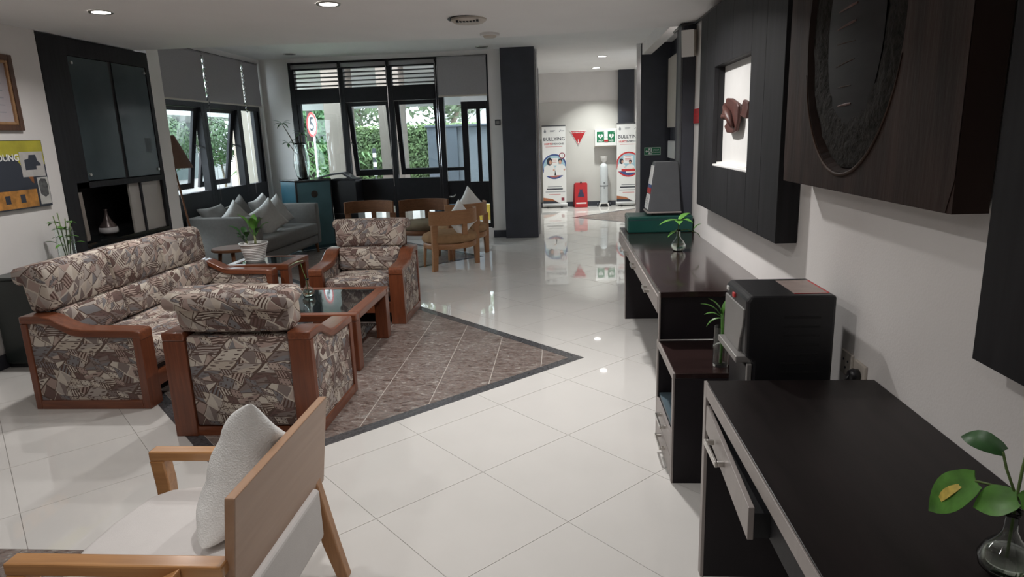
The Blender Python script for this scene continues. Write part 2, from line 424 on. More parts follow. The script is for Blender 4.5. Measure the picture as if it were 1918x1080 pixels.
    def leaf(s, base, tip, up=(0, 0, 1), w=0.05, fold=0.25, droop=0.12, heart=False, n=8):
        base = Vector(base); tip = Vector(tip); d = tip - base; L = d.length; d.normalize()
        up = Vector(up); side = d.cross(up).normalized(); nrm = side.cross(d).normalized()
        vs = []; fs = []
        for i in range(n + 1):
            t = i / n
            if heart: wd = w / 2 * (max(0, math.sin(PI * min(1, t * 0.93 + 0.09))) ** 0.75) * (1.12 - 0.45 * t)
            else: wd = w / 2 * math.sin(PI * min(1, t * 0.96 + 0.04)) ** 0.8
            if i == n: wd = 0.0004
            c = base + d * (L * t) + nrm * (droop * L * 4 * t * (1 - t))
            back = -d * (0.1 * L * (1 - t) if heart else 0)
            for k in (-1, -0.5, 0, 0.5, 1):
                vs.append(c + side * wd * k + nrm * fold * abs(k) * wd + back * abs(k) ** 2 * (0.6 if i < 2 else 0))
        for i in range(n):
            for k in range(4):
                a = i * 5 + k
                fs.append((a, a + 1, a + 6, a + 5))
        m = len(vs)
        vs2 = [v - nrm * 0.0012 for v in vs]
        fs2 = [tuple(m + i for i in f[::-1]) for f in fs]
        return s.add(vs + vs2, fs + fs2)
    def poly(s, pts):
        k = len(s.v); s.v += [Vector(p) for p in pts]; s.f.append(list(range(k, k + len(pts)))); return s
    def mesh(s, name, off=Vector((0, 0, 0))):
        me = bpy.data.meshes.new(name)
        me.from_pydata([tuple(v - off) for v in s.v], [], [tuple(f) for f in s.f])
        bm = bmesh.new(); bm.from_mesh(me)
        if s.weld: bmesh.ops.remove_doubles(bm, verts=bm.verts, dist=1e-5)
        bmesh.ops.recalc_face_normals(bm, faces=bm.faces)
        bm.to_mesh(me); bm.free()
        return me

WORLD_OF = {}
def cloth_uv(me):
    """box-projected cloth coordinates in metres"""
    lay = me.uv_layers.new(name='cloth')
    for p in me.polygons:
        n = p.normal; a = max(range(3), key=lambda k: abs(n[k]))
        for li in p.loop_indices:
            c = me.vertices[me.loops[li].vertex_index].co
            lay.data[li].uv = (c.y, c.z) if a == 0 else ((c.x, c.z) if a == 1 else (c.x, c.y))
def obj(name, mb, m, parent=None, bevel=0.0, smooth=False, loc=None, world=True, segs=2, angle=35):
    """ONE mesh object. world=True: the builder's points are room coordinates."""
    base = WORLD_OF.get(parent.name, Vector((0, 0, 0))) if parent is not None else Vector((0, 0, 0))
    if parent is None and world:
        zs = [v.z for v in mb.v]; xs = [v.x for v in mb.v]; ys = [v.y for v in mb.v]
        off = Vector(((min(xs) + max(xs)) / 2, (min(ys) + max(ys)) / 2, min(zs)))
        loc_ = off
    elif world: off = base; loc_ = Vector((0, 0, 0))
    else: off = Vector((0, 0, 0)); loc_ = Vector(loc or (0, 0, 0))
    me = mb.mesh(name, off)
    me.materials.append(m)
    if m.name.startswith('patchwork'): cloth_uv(me)
    o = bpy.data.objects.new(name, me); COL.objects.link(o)
    o.location = loc_
    if parent is not None: o.parent = parent
    WORLD_OF[o.name] = base + loc_ if parent is not None else loc_
    if bevel > 0:
        bv = o.modifiers.new('edge', 'BEVEL'); bv.width = bevel; bv.segments = segs; bv.limit_method = 'ANGLE'; bv.angle_limit = math.radians(angle)
    if smooth:
        for p in me.polygons: p.use_smooth = True
        if smooth == 'auto':
            bm = bmesh.new(); bm.from_mesh(me)
            for e in bm.edges:
                if len(e.link_faces) == 2 and e.calc_face_angle(0) > 0.7: e.smooth = False
            bm.to_mesh(me); bm.free()
    return o
def thing(name, label, cat, loc=(0, 0, 0), rz=0.0, group=None):
    o = bpy.data.objects.new(name, None); COL.objects.link(o)
    o.empty_display_size = 0.1
    o.location = loc; o.rotation_euler = (0, 0, rz)
    o['label'] = label; o['category'] = cat
    if group: o['group'] = group
    WORLD_OF[o.name] = Vector(loc)
    return o
def tag(o, label, cat, group=None):
    o['label'] = label; o['category'] = cat
    if group: o['group'] = group
    return o
def struct(name, mb, m, parent=None, **k):
    o = obj(name, mb, m, parent, **k)
    if parent is None: o['kind'] = 'structure'
    return o
def stuff(o): o['kind'] = 'stuff'; return o
def copy_tree(o, parent=None):
    c = o.copy(); COL.objects.link(c)
    if parent is not None: c.parent = parent
    for ch in list(o.children): copy_tree(ch, c)
    return c
def B(*a, M=None): return MB().box(*a, M=M)

def text_mb(body, size, M, align='CENTER', depth=0.0005, weight=0.0, sx=1.0):
    cu = bpy.data.curves.new('t', 'FONT'); cu.body = body; cu.size = size
    cu.align_x = align; cu.align_y = 'CENTER'; cu.extrude = depth; cu.offset = weight; cu.resolution_u = 3
    o = bpy.data.objects.new('t', cu); COL.objects.link(o)
    dg = bpy.context.evaluated_depsgraph_get(); dg.update()
    me = bpy.data.meshes.new_from_object(o.evaluated_get(dg))
    mb = MB()
    S = Matrix.Diagonal((sx, 1, 1, 1))
    mb.add([v.co for v in me.vertices], [list(p.vertices) for p in me.polygons], M @ S)
    bpy.data.objects.remove(o); bpy.data.curves.remove(cu); bpy.data.meshes.remove(me)
    return mb
def face_minus_y(x, y, z):      # text plane facing the camera's side (towards -y)
    return Matrix.Translation((x, y, z)) @ Matrix.Rotation(PI / 2, 4, 'X')
def face_plus_x(x, y, z):
    return Matrix.Translation((x, y, z)) @ Matrix.Rotation(PI / 2, 4, 'Z') @ Matrix.Rotation(PI / 2, 4, 'X')
def face_minus_x(x, y, z):
    return Matrix.Translation((x, y, z)) @ Matrix.Rotation(-PI / 2, 4, 'Z') @ Matrix.Rotation(PI / 2, 4, 'X')

# flat print on a panel that faces -y: closed outline in local (x,z) with a hair of thickness
def print_mb(pts, y, t=0.0006):
    return MB().prism(pts, 'y', y - t, y)
def circle(cx, cz, r, n=32, a0=0, a1=2 * PI, rz=None):
    return [(cx + r * math.cos(a0 + (a1 - a0) * i / n), cz + (rz or r) * math.sin(a0 + (a1 - a0) * i / n)) for i in range(n if abs(a1 - a0 - 2 * PI) < 1e-6 else n + 1)]
def ring_mb(cx, cz, r0, r1, y, a0=0, a1=2 * PI, n=40, t=0.0006):
    o = [(cx + r1 * math.cos(a0 + (a1 - a0) * i / n), cz + r1 * math.sin(a0 + (a1 - a0) * i / n)) for i in range(n + 1)]
    q = [(cx + r0 * math.cos(a0 + (a1 - a0) * i / n), cz + r0 * math.sin(a0 + (a1 - a0) * i / n)) for i in range(n + 1)]
    return MB().strip(o, q, 'y', y - t, y)

# ================================================================== FLOOR
XL, XN, XR = -4.37, -4.85, 1.07          # left wall, window nook wall, right wall
YW = 10.85                               # far window wall (room side)
def ccw(p):
    a = sum(p[i][0] * p[(i + 1) % len(p)][1] - p[(i + 1) % len(p)][0] * p[i][1] for i in range(len(p)))
    return p if a > 0 else p[::-1]
def half(poly, a, b, keep_left=True):
    (ax, ay), (bx, by) = a, b; out = []
    def side(p):
        s = (bx - ax) * (p[1] - ay) - (by - ay) * (p[0] - ax)
        return s if keep_left else -s
    n = len(poly)
    for i in range(n):
        p, q = poly[i], poly[(i + 1) % n]; sp, sq = side(p), side(q)
        if sp >= 0: out.append(p)
        if sp * sq < 0:
            t = sp / (sp - sq); out.append((p[0] + (q[0] - p[0]) * t, p[1] + (q[1] - p[1]) * t))
    return out
def area(p): return abs(sum(p[i][0] * p[(i + 1) % len(p)][1] - p[(i + 1) % len(p)][0] * p[i][1] for i in range(len(p)))) / 2 if len(p) > 2 else 0
def inter(poly, conv):
    for i in range(len(conv)):
        if len(poly) < 3: return []
        poly = half(poly, conv[i], conv[(i + 1) % len(conv)], True)
    return poly
def minus(poly, conv):
    out = []; rest = poly
    for i in range(len(conv)):
        a, b = conv[i], conv[(i + 1) % len(conv)]
        o = half(rest, a, b, False)
        if area(o) > 1e-4: out.append(o)
        rest = half(rest, a, b, True)
        if area(rest) < 1e-4: break
    return out
ANG = math.radians(45) - 0.00918
TA = (math.sin(ANG), -math.cos(ANG)); TB = (math.cos(ANG), math.sin(ANG)); T0 = (-0.4197, 2.98207)
def diamond(cx, cy, h):
    return ccw([(cx + TB[0] * h * i + TA[0] * h * j, cy + TB[1] * h * i + TA[1] * h * j) for i, j in ((1, 1), (1, -1), (-1, -1), (-1, 1))])
DIAMONDS = [(-1.70, 4.73, 1.305), (-2.95, 9.12, 1.305), (2.02, 13.27, 1.305)]
NEAR_RECT = ccw([(-4.37, -1.5), (-1.45, -1.5), (-1.45, 2.31), (-4.37, 2.31)])
MAIN = ccw([(XL, 0.0), (XR, 0.0), (XR, 7.0), (XL, 7.0)])
NOOK = ccw([(XN, 7.0), (1.75, 7.0), (1.75, YW), (XN, YW)])
CORR = ccw([(-0.5, YW), (1.9, YW), (1.9, 15.4), (-0.5, 15.4)])
floor_mb = MB().box(XN - 0.1, 1.95, -3.0, 15.5, -0.12, -0.0035)
floor = struct('floor', floor_mb, GROUT)
foff = WORLD_OF[floor.name]
HOLES = [diamond(*d) for d in DIAMONDS] + [NEAR_RECT]
G = 0.0013
def tile_mb(polys):
    mb = MB()
    for p in polys: mb.prism(p, 'z', -0.0034, 0.0)
    return mb
full_tile = None
rot_tile = [(TA[0] * i + TB[0] * j, TA[1] * i + TB[1] * j) for i, j in ((-0.3 + G, -0.3 + G), (0.3 - G, -0.3 + G), (0.3 - G, 0.3 - G), (-0.3 + G, 0.3 - G))]
rot_tile = ccw(rot_tile)
for i in range(-25, 25):
    for j in range(-25, 40):
        cx = T0[0] + 0.6 * ((i + .5) * TA[0] + (j + .5) * TB[0]); cy = T0[1] + 0.6 * ((i + .5) * TA[1] + (j + .5) * TB[1])
        if not (-6 < cx < 3 and -0.6 < cy < 16): continue
        t = [(cx + x, cy + y) for x, y in rot_tile]
        ps = []
        for R_ in (MAIN, NOOK, CORR):
            q = inter(t, R_)
            if area(q) > 3e-3: ps.append(q)
        for H in HOLES:
            nps = []
            for q in ps: nps += minus(q, H)
            ps = nps
        ps = [q for q in ps if area(q) > 1.5e-3]
        if not ps: continue
        tot = sum(area(q) for q in ps)
        if abs(tot - area(t)) < 1e-5 and len(ps) == 1:
            if full_tile is None:
                full_tile = tile_mb([rot_tile]).mesh('tile'); full_tile.materials.append(TILE)
            o = bpy.data.objects.new('tile', full_tile); COL.objects.link(o); o.parent = floor
            o.location = Vector((cx, cy, 0)) - foff
        else:
            o = obj('tile', tile_mb(ps), TILE, floor)
# brown stone insets
BW = 0.085
for k, (cx, cy, h) in enumerate(DIAMONDS):
    out = diamond(cx, cy, h - 0.002); inn = diamond(cx, cy, h - BW)
    regs = (MAIN, NOOK) if k < 2 else (CORR,)
    strip_polys = [[out[i], out[(i + 1) % 4], inn[(i + 1) % 4], inn[i]] for i in range(4)]
    for sp in strip_polys:
        ps = [inter(ccw(sp), R_) for R_ in regs]; ps = [q for q in ps if area(q) > 1e-3]
        if ps: obj('border_strip', tile_mb(ps), BORDER, floor)
    inn2 = diamond(cx, cy, h - BW - 0.003)
    s = 0.345
    ox, oy = (-1.21, 4.055) if k == 0 else (cx, cy)
    for i in range(-9, 10):
        for j in range(-9, 10):
            x = ox + s * i; y = oy + s * j
            q0 = [(x + .0028, y + .0028), (x + s - .0028, y + .0028), (x + s - .0028, y + s - .0028), (x + .0028, y + s - .0028)]
            q = inter(q0, inn2)
            ps = [inter(q, R_) for R_ in regs] if len(q) > 2 else []
            ps = [p for p in ps if area(p) > 1e-3]
            if ps: obj('stone_tile', tile_mb(ps), STONE, floor)
SGROUT = mat('pale_stone_grout', (0.50, 0.46, 0.42), 0.8, noise=0.1, nscale=20)
for k, (cx, cy, h) in enumerate(DIAMONDS):
    ps = [inter(diamond(cx, cy, h - BW - 0.001), R_) for R_ in ((MAIN, NOOK) if k < 2 else (CORR,))]
    gm = MB()
    for p in ps:
        if area(p) > 1e-3: gm.prism(p, 'z', -0.0034, -0.0012)
    if gm.v: obj('grout_bed', gm, SGROUT, floor)
for i in range(9):
    for j in range(7):
        x = XL + 0.345 * i; y = 2.31 - 0.345 * (j + 1)
        q = [(x, y + .0015), (min(-1.45, x + .342), y + .0015), (min(-1.45, x + .342), y + .3435), (x, y + .3435)]
        if x < -1.5: obj('stone_tile', tile_mb([q]), STONE, floor)

# ================================================================== SHELL
cm = MB()
edge = [(XN - 0.1, 7.0), (XL, 6.9), (-3.73, 6.75), (-2.955, 6.607), (-0.42, 6.22), (0.2, 6.0), (XR, 5.72), (1.75, 5.6)]
top = [(x, y, ceil_z(x)) for x, y in edge]
near = [(x, -3.0, ceil_z(x)) for x, y in edge]
n = len(edge); vs = top + near + [(x, y, 3.1) for x, y in edge] + [(x, -3.0, 3.1) for x, y in edge]
fs = []
for i in range(n - 1):
    fs += [(i, i + 1, n + i + 1, n + i), (2 * n + i, 3 * n + i, 3 * n + i + 1, 2 * n + i + 1), (i, 2 * n + i, 2 * n + i + 1, i + 1), (n + i, n + i + 1, 3 * n + i + 1, 3 * n + i)]
fs += [(0, n, 3 * n, 2 * n), (n - 1, 3 * n - 1, 4 * n - 1, 2 * n - 1)]
cm.add(vs, fs)
struct('ceiling', cm, CEIL)
hc = MB().box(XN - 0.1, 1.95, 5.6, YW + 0.15, CEIL_HI, 3.1)
hc.box(-0.6, 1.95, YW + 0.15, 15.5, CEIL_HI, 3.1)
struct('ceiling', hc, CEIL)

struct('wall_left', MB().box(XL - 0.1, XL, -3.0, 5.53, 0, 2.72).box(XL - 0.1, XL, 7.06, 7.28, 0, CEIL_HI).box(XN - 0.1, XL - 0.1, 7.16, 7.28, 0, CEIL_HI), WALL)
struct('wall_back', B(XL - 0.1, XR + 0.1, -3.1, -3.0, 0, 2.8), WALL)
struct('wall_right', MB().box(XR, XR + 0.12, -3.0, 5.9, 0, 2.9).box(XR + .12, 1.85, 5.8, 5.9, 0, CEIL_HI), WALL)
struct('wall_passage', B(1.75, 1.85, 5.9, 10.95, 0, CEIL_HI), WALL)
struct('trim_5', B(1.735, 1.75, 8.6, 10.95, 0, CEIL_HI), NAVY)
# far wall around the window bays
fw = MB().box(XN - 0.1, -0.93, YW, YW + 0.15, 2.9, CEIL_HI)
fw.box(XN - 0.1, -4.36, YW, YW + 0.15, 0, 2.9).box(-1.145, -0.93, YW, YW + 0.15, 0, 2.9).box(-4.36, -1.145, YW, YW + 0.15, 0, 0.16)
struct('wall_far', fw, WALL)
# nook wall around its windows
nw = MB().box(XN - 0.15, XN, 7.28, YW, 2.9, CEIL_HI).box(XN - 0.15, XN, 10.66, YW, 0, 2.9).box(XN - 0.15, XN, 7.28, 7.36, 0, 2.9).box(XN - 0.15, XN, 7.36, 10.66, 0, 0.28)
struct('wall_nook', nw, WALL)
struct('trim_1', MB().box(XN, XN + 0.05, 10.70, 10.76, 0, 2.9), WHITEP, bevel=0.01)
struct('wall_corridor_left', B(-0.62, -0.5, YW + 0.15, 15.4, 0, CEIL_HI), WALL)
struct('wall_corridor_end', B(-0.6, 1.95, 15.4, 15.5, 0, CEIL_HI), WALL)
struct('wall_corridor_right', B(1.9, 1.98, 11.3, 15.4, 0, CEIL_HI), WALL)
struct('trim_2', B(-0.5, 1.27, 15.385, 15.4, 0.0, 2.34), mat('lower_wall_panel', (0.60, 0.585, 0.555), 0.6, noise=0.02, nscale=3))
struct('baseboard_far', B(-1.14, -0.93, YW - 0.02, YW, 0, 0.12), NAVY)
struct('baseboard_end', B(-0.5, 1.9, 15.38, 15.4, 0, 0.11), NAVY)
struct('baseboard_left', B(XL, XL + 0.015, -1.5, 5.53, 0, 0.11), NAVY)

def pillar(label, x0, x1, y0, y1, z1, chrome=None):
    t = thing('pillar', label, 'pillar', ((x0 + x1) / 2, (y0 + y1) / 2, 0))
    obj('cladding', B(x0, x1, y0, y1, 0, z1), NAVY, t, bevel=0.004)
    if chrome:
        for (a, b, c, d) in chrome: obj('corner_trim', B(a, b, c, d, 0, z1), CHROME, t, bevel=0.004)
    return t
pillar('dark blue-black clad pillar between window wall and corridor mouth', -0.93, -0.40, 10.72, 11.1, CEIL_HI, [(-0.398, -0.36, 11.06, 11.10)])
pillar('narrow dark clad pillar inside corridor beside the left banner', -0.80, -0.45, 13.9, 14.3, CEIL_HI)
pillar('wide dark clad pillar with green evacuation sign on it', 1.272, 1.74, 10.95, 11.35, CEIL_HI, [(1.198, 1.27, 10.97, 11.05)])
pillar('slim dark pillar against right wall beneath the small speaker', 0.972, 1.068, 5.56, 5.88, 2.44, None)
struct('trim_4', B(0.955, 0.9715, 5.565, 5.70, 0, 2.44), GREYP, bevel=0.003)
pillar('dark clad pillar behind the right banner on corridor end wall', 1.275, 1.62, 15.25, 15.39, CEIL_HI)

# beam along the passage side
struct('trim_3', B(1.28, 1.42, 5.95, 11.0, 2.80, CEIL_HI), WALL)
# door leaf pieces and vents seen between the two pillars
tag(obj('wall_cabinet', B(1.645, 1.735, 9.7, 10.7, 1.68, 2.70), IVORY, bevel=0.01), 'pale wall cabinet high up between the two right pillars', 'cabinet')
tag(obj('notice_box', B(1.665, 1.735, 9.9, 10.75, 1.22, 1.48), WHITEP, bevel=0.01), 'small pale box on passage wall above the kiosk', 'box')

# ------------------------------------------------------------------ far windows
def bar(name, mb, p, m=FRAME, bv=0.004): return obj(name, mb, m, p, bevel=bv)
XM = [-4.33, -3.52, -2.735, -1.955, -1.14]
Y0, Y1 = YW - 0.01, YW + 0.09
def far_bay(i, k):
    xa, xb = XM[i], XM[i + 1]
    w = bpy.data.objects.new('window_%d' % k, None); COL.objects.link(w); w.location = ((xa + xb) / 2, YW, 0.16); w['kind'] = 'structure'
    WORLD_OF[w.name] = Vector(w.location)
    e = 0.045
    bar('mullion', B(xa - e if i == 0 else xa, xa + e, Y0, Y1, 0.16, 2.9), w)
    bar('mullion', B(xb - e, xb, Y0, Y1, 0.16, 2.9), w)
    bar('top_rail', B(xa + e, xb - e, Y0, Y1, 2.78, 2.9), w)
    bar('transom', B(xa + e, xb - e, Y0, Y1, 2.26, 2.49), w)
    bar('spandrel', B(xa + e, xb - e, Y0, Y1, 0.57, 1.02), w)
    bar('bottom_rail', B(xa + e, xb - e, Y0, Y1, 0.16, 0.24), w)
    for j in range(4):
        z = 2.53 + 0.065 * j
        M = Matrix.Translation(((xa + xb) / 2, YW + 0.04, z)) @ Matrix.Rotation(math.radians(-8), 4, 'X')
        obj('louver_slat', B(-(xb - xa) / 2 + e, (xb - xa) / 2 - e, -0.03, 0.03, -0.006, 0.006, M=M), FRAME, w)
    obj('pane', B(xa + e, xb - e, YW + 0.035, YW + 0.041, 0.24, 0.57), GLASS, w)
    if i == 0:
        bar('side_stile', B(xa + e, xa + 0.10, Y0 + .01, Y1 - .01, 1.02, 2.26), w)
        obj('pane', B(xa + 0.10, xb - e, YW + 0.035, YW + 0.041, 1.02, 2.26), GLASS, w)
    else:
        # top-hung sash pushed open at the bottom
        hw = (xb - xa) / 2 - e - 0.005
        M = Matrix.Translation(((xa + xb) / 2, YW + 0.05, 2.255)) @ Matrix.Rotation(math.radians(9), 4, 'X')
        sh = obj('sash', MB().box(-hw, -hw + 0.075, -0.02, 0.02, -1.2, 0, M=M).box(hw - 0.045, hw, -0.02, 0.02, -1.2, 0, M=M)
                 .box(-hw + 0.075, hw - 0.045, -0.02, 0.02, -0.06, 0, M=M).box(-hw + 0.075, hw - 0.045, -0.02, 0.02, -1.2, -1.10, M=M), FRAME, w, bevel=0.004)
        obj('pane', B(-hw + 0.075, hw - 0.045, -0.003, 0.003, -1.10, -0.06, M=M), GLASS, sh)
        obj('stay', MB().tube([(xa + e + 0.02, YW + 0.06, 1.62), (xa + e + 0.035, YW + 0.14, 1.58)], 0.008), BLACKP, w)
    return w
for i in range(3): far_bay(i, i + 1)
# glazed door in the fourth bay
xa, xb = XM[3], XM[4]
dw = bpy.data.objects.new('door_1', None); COL.objects.link(dw); dw.location = ((xa + xb) / 2, YW, 0.02); dw['kind'] = 'structure'
WORLD_OF[dw.name] = Vector(dw.location)
bar('jamb', B(xa, xa + 0.085, Y0, Y1, 0.16, 2.9), dw); bar('jamb', B(xb - 0.03, xb, Y0, Y1, 0.16, 2.9), dw)
bar('head', B(xa + .085, xb - .03, Y0, Y1, 2.8, 2.9), dw)
bar('side_rail', B(xa + .085, xa + 0.36, Y0 + .02, Y1, 0.57, 0.95), dw); bar('side_rail', B(xa + .085, xa + 0.36, Y0 + .02, Y1, 0.16, 0.22), dw)
bar('side_rail', B(xa + .085, xa + 0.36, Y0 + .03, Y1, 1.12, 1.17), dw)
obj('pane', B(xa + .085, xa + .36, YW + .035, YW + .041, 0.22, 2.8), GLASS, dw)
lf = bar('door_leaf', MB().box(xa + .36, xa + .46, YW, YW + .06, 0.17, 2.2).box(xb - .055, xb - .03, YW, YW + .06, 0.17, 2.2).box(xa + .46, xb - .055, YW, YW + .06, 2.08, 2.2)
         .box(xa + .46, xb - .055, YW, YW + .06, 0.57, 0.93).box(xa + .46, xb - .055, YW, YW + .06, 0.17, 0.24), dw)
obj('pane', B(xa + .46, xb - .055, YW + .03, YW + .036, 0.93, 2.08), GLASS, lf)
obj('pane', B(xa + .46, xb - .055, YW + .03, YW + .036, 0.24, 0.57), GLASS, lf)
obj('handle', MB().tube([(xa + .10, YW - .03, 0.70), (xa + .17, YW - .05, 0.70), (xa + .21, YW - .05, 0.73)], 0.012), STEEL, dw, smooth=True)
obj('door_stile', B(xa + .60, xa + .66, YW + .001, YW + .058, 0.93, 2.08), FRAME, dw)

# ------------------------------------------------------------------ nook windows (left)
YN = [7.36, 8.95, 9.98, 10.66]
def nook_bay(i, k):
    ya, yb = YN[i], YN[i + 1]; x0, x1 = XN - 0.09, XN + 0.01
    w = bpy.data.objects.new('window_%d' % k, None); COL.objects.link(w); w.location = (XN, (ya + yb) / 2, 0.28); w['kind'] = 'structure'
    WORLD_OF[w.name] = Vector(w.location)
    e = 0.075 if i < 2 else 0.045
    bar('mullion', B(x0, x1, ya, ya + e, 0.28, 2.9), w); bar('mullion', B(x0, x1, yb - e, yb, 0.28, 2.9), w)
    bar('top_rail', B(x0, x1, ya + e, yb - e, 2.82, 2.9), w)
    bar('transom', B(x0, x1, ya + e, yb - e, 2.16, 2.3), w)
    bar('spandrel', B(x0, x1, ya + e, yb - e, 0.62, 1.05), w)
    bar('bottom_rail', B(x0, x1, ya + e, yb - e, 0.28, 0.34), w)
    obj('pane', B(XN - .045, XN - .039, ya + e, yb - e, 0.34, 0.62), GLASS, w)
    obj('pane', B(XN - .045, XN - .039, ya + e, yb - e, 2.3, 2.82), GLASS, w)
    if i == 2:
        obj('pane', B(XN - .045, XN - .039, ya + e, yb - e, 1.05, 2.16), GLASS, w)
        bar('side_stile', B(XN - .07, XN - .01, yb - e - .13, yb - e, 1.05, 2.16), w)
    else:
        hw = (yb - ya) / 2 - e - 0.004
        M = Matrix.Translation((XN - 0.05, (ya + yb) / 2, 2.155)) @ Matrix.Rotation(math.radians(11), 4, 'Y')
        sh = obj('sash', MB().box(-.02, .02, -hw, -hw + .06, -1.09, 0, M=M).box(-.02, .02, hw - .10, hw, -1.09, 0, M=M)
                 .box(-.02, .02, -hw + .06, hw - .10, -.05, 0, M=M).box(-.02, .02, -hw + .06, hw - .10, -1.09, -1.01, M=M), FRAME, w, bevel=0.004)
        obj('pane', B(-.003, .003, -hw + .06, hw - .10, -1.01, -.05, M=M), GLASS, sh)
        obj('stay', MB().tube([(XN - .01, yb - e - .02, 1.62), (XN - .1, yb - e - .05, 1.66), (XN - .16, yb - e - .06, 1.68)], 0.009), BLACKP, w)
    return w
for i in range(3): nook_bay(i, 4 + i)

# ------------------------------------------------------------------ roller blinds
def blind_x(ya, yb, z0, z1, label):
    t = thing('roller_blind', label, 'blind', (XN + 0.07, (ya + yb) / 2, z0), 0, 'grey roller blinds')
    obj('fabric', B(XN + .066, XN + .069, ya + .012, yb - .012, z0, z1), BLIND, t)
    obj('roller', MB().tube([(XN + .05, ya + .02, z1), (XN + .05, yb - .02, z1)], 0.022, 10), BLIND, t, smooth=True)
    obj('bottom_bar', B(XN + .058, XN + .076, ya + .012, yb - .012, z0 - .02, z0), IVORY, t)
    ch = MB()
    for j in range(16):
        z = z1 - .05 - j * 0.045
        ch.lathe([(0, -.018), (.014, -.008), (.014, .008), (0, .018)], (XN + .075 + .006 * (j % 2), ya + .005 + .012 * (j % 2), z), 6)
    ch.tube([(XN + .078, ya + .01, z1), (XN + .078, ya + .01, 0.9)], 0.002, 5)
    obj('bead_chain', ch, CHROME, t)
blind_x(7.40, 8.96, 2.24, 2.86, 'grey roller blind nearest the smoked-glass cabinet, on nook window')
blind_x(8.96, 10.06, 2.24, 2.86, 'grey roller blind in the middle of the three nook windows')
blind_x(10.06, 10.64, 2.24, 2.86, 'grey roller blind next to corner plant, last of nook windows')
t = thing('roller_blind', 'grey roller blind half lowered over the glazed door', 'blind', ((XM[3] + XM[4]) / 2, YW - .06, 2.3), 0, 'grey roller blinds')
obj('fabric', B(XM[3] + .02, XM[4] - .02, YW - .062, YW - .059, 2.3, 2.87), BLIND, t)
obj('roller', MB().tube([(XM[3] + .02, YW - .045, 2.87), (XM[4] - .02, YW - .045, 2.87)], 0.02, 10), BLIND, t, smooth=True)
obj('bottom_bar', B(XM[3] + .02, XM[4] - .02, YW - .07, YW - .052, 2.275, 2.3), IVORY, t)
obj('bead_chain', MB().tube([(XM[3] + .01, YW - .06, 2.85), (XM[3] + .01, YW - .06, 0.75)], 0.003, 5), CHROME, t)
for i, lab in ((0, 'rolled-up blind above the window showing the speed sign'), (1, 'rolled-up blind over middle louvred window bay'), (2, 'rolled-up blind over louvred bay next to the lowered blind')):
    t = thing('roller_blind', lab, 'blind', ((XM[i] + XM[i + 1]) / 2, YW - .06, 2.8), 0, 'grey roller blinds')
    obj('roller', MB().tube([(XM[i] + .03, YW - .05, 2.83), (XM[i + 1] - .03, YW - .05, 2.83)], 0.034, 12), BLIND, t, smooth=True)
    obj('bracket', B(XM[i] + .005, XM[i] + .03, YW - .09, YW - .01, 2.79, 2.88), BLACKP, t)
    obj('bead_chain', MB().tube([(XM[i + 1] - .02, YW - .06, 2.82), (XM[i + 1] - .02, YW - .06, 0.9)], 0.003, 5), CHROME, t)

# ================================================================== CEILING FITTINGS
LENS = emission('lit_lamp_lens', (1.0, 0.97, 0.92), 6.0)
def downlight(x, y, z, label, r=0.075, lit=True, group='round recessed downlights'):
    t = thing('ceiling_light', label, 'ceiling light', (x, y, z - .03), 0, group)
    rim = MB()
    rim.lathe([(r * .82, 0.0), (r * .82, -.006), (r * 1.05, -.008), (r * 1.08, -.001), (r * 1.08, 0.0)], (x, y, z), 28, caps=False)
    obj('rim', rim, STEEL, t, smooth='auto')
    obj('lens', MB().lathe([(0, 0.0), (r * .82, 0.0), (r * .82, -.003), (0, -.003)], (x, y, z), 28), LENS if lit else GREYP, t)
OUT_LABS = ['lit downlight above the console, just outside the picture', 'lit downlight above the sofa\'s near end, outside the picture', 'added fill light above the near patterned armchair, outside the picture', 'added fill light over the near desk edge, above the picture', 'added fill light over the near wooden chair, behind the camera', 'added fill light at the right wall, behind the camera']  # all but the console fitting are unseen, added for their light
labs = {0: 'lit round downlight above the smoked-glass cabinet', 1: 'lit round downlight in ceiling over the coffee table'}
for i, (x, y) in enumerate(LOUNGE_LAMPS):
    if i < 2: downlight(x, y, ceil_z(x) - .001, labs[i])
    else: downlight(x, y, ceil_z(x) - .001, OUT_LABS[i - 2])
downlight(*CORRIDOR_LAMPS[0], CEIL_HI - .001, 'lit downlight in corridor ceiling nearer to the lounge', 0.09)
downlight(*CORRIDOR_LAMPS[1], CEIL_HI - .001, 'lit downlight close to the end wall of the corridor', 0.09)
downlight(-4.1, 10.3, CEIL_HI - .001, 'unlit downlight above the teal corner cabinet', 0.09, False)
downlight(-1.18, 10.5, CEIL_HI - .001, 'unlit downlight above the glazed door', 0.09, False)
zc = ceil_z(-0.68)
t = thing('air_vent', 'round white ceiling vent with sooty black stain at its rim', 'vent', (-0.68, 5.26, zc - .03))
obj('housing', MB().lathe([(0.135, 0), (0.135, -.014), (0.11, -.03), (0, -.034)], (-0.68, 5.26, zc), 32), IVORY, t, smooth='auto')
obj('grille', MB().lathe([(0.14, 0.0), (0.16, -.004), (0.16, 0.0)], (-0.68, 5.26, zc), 32), BLACKP, t)
for a in range(7):
    x = -0.68 - .075 + .025 * a
    obj('slot', B(x - .008, x + .008, 5.26 - .1, 5.26 - .06, zc - .036, zc - .024), BLACKP, t)
zc = ceil_z(-0.6)
t = thing('smoke_detector', 'small white disc smoke detector beyond the stained vent', 'smoke detector', (-0.6, 6.0, zc - .03))
obj('base', MB().lathe([(0.085, 0), (0.085, -.02), (0, -.022)], (-0.6, 6.0, zc), 28), WHITEP, t, smooth='auto')
obj('sensor_head', MB().lathe([(0.06, -.02), (0.05, -.036), (0, -.04)], (-0.6, 6.0, zc), 28), IVORY, t, smooth='auto')
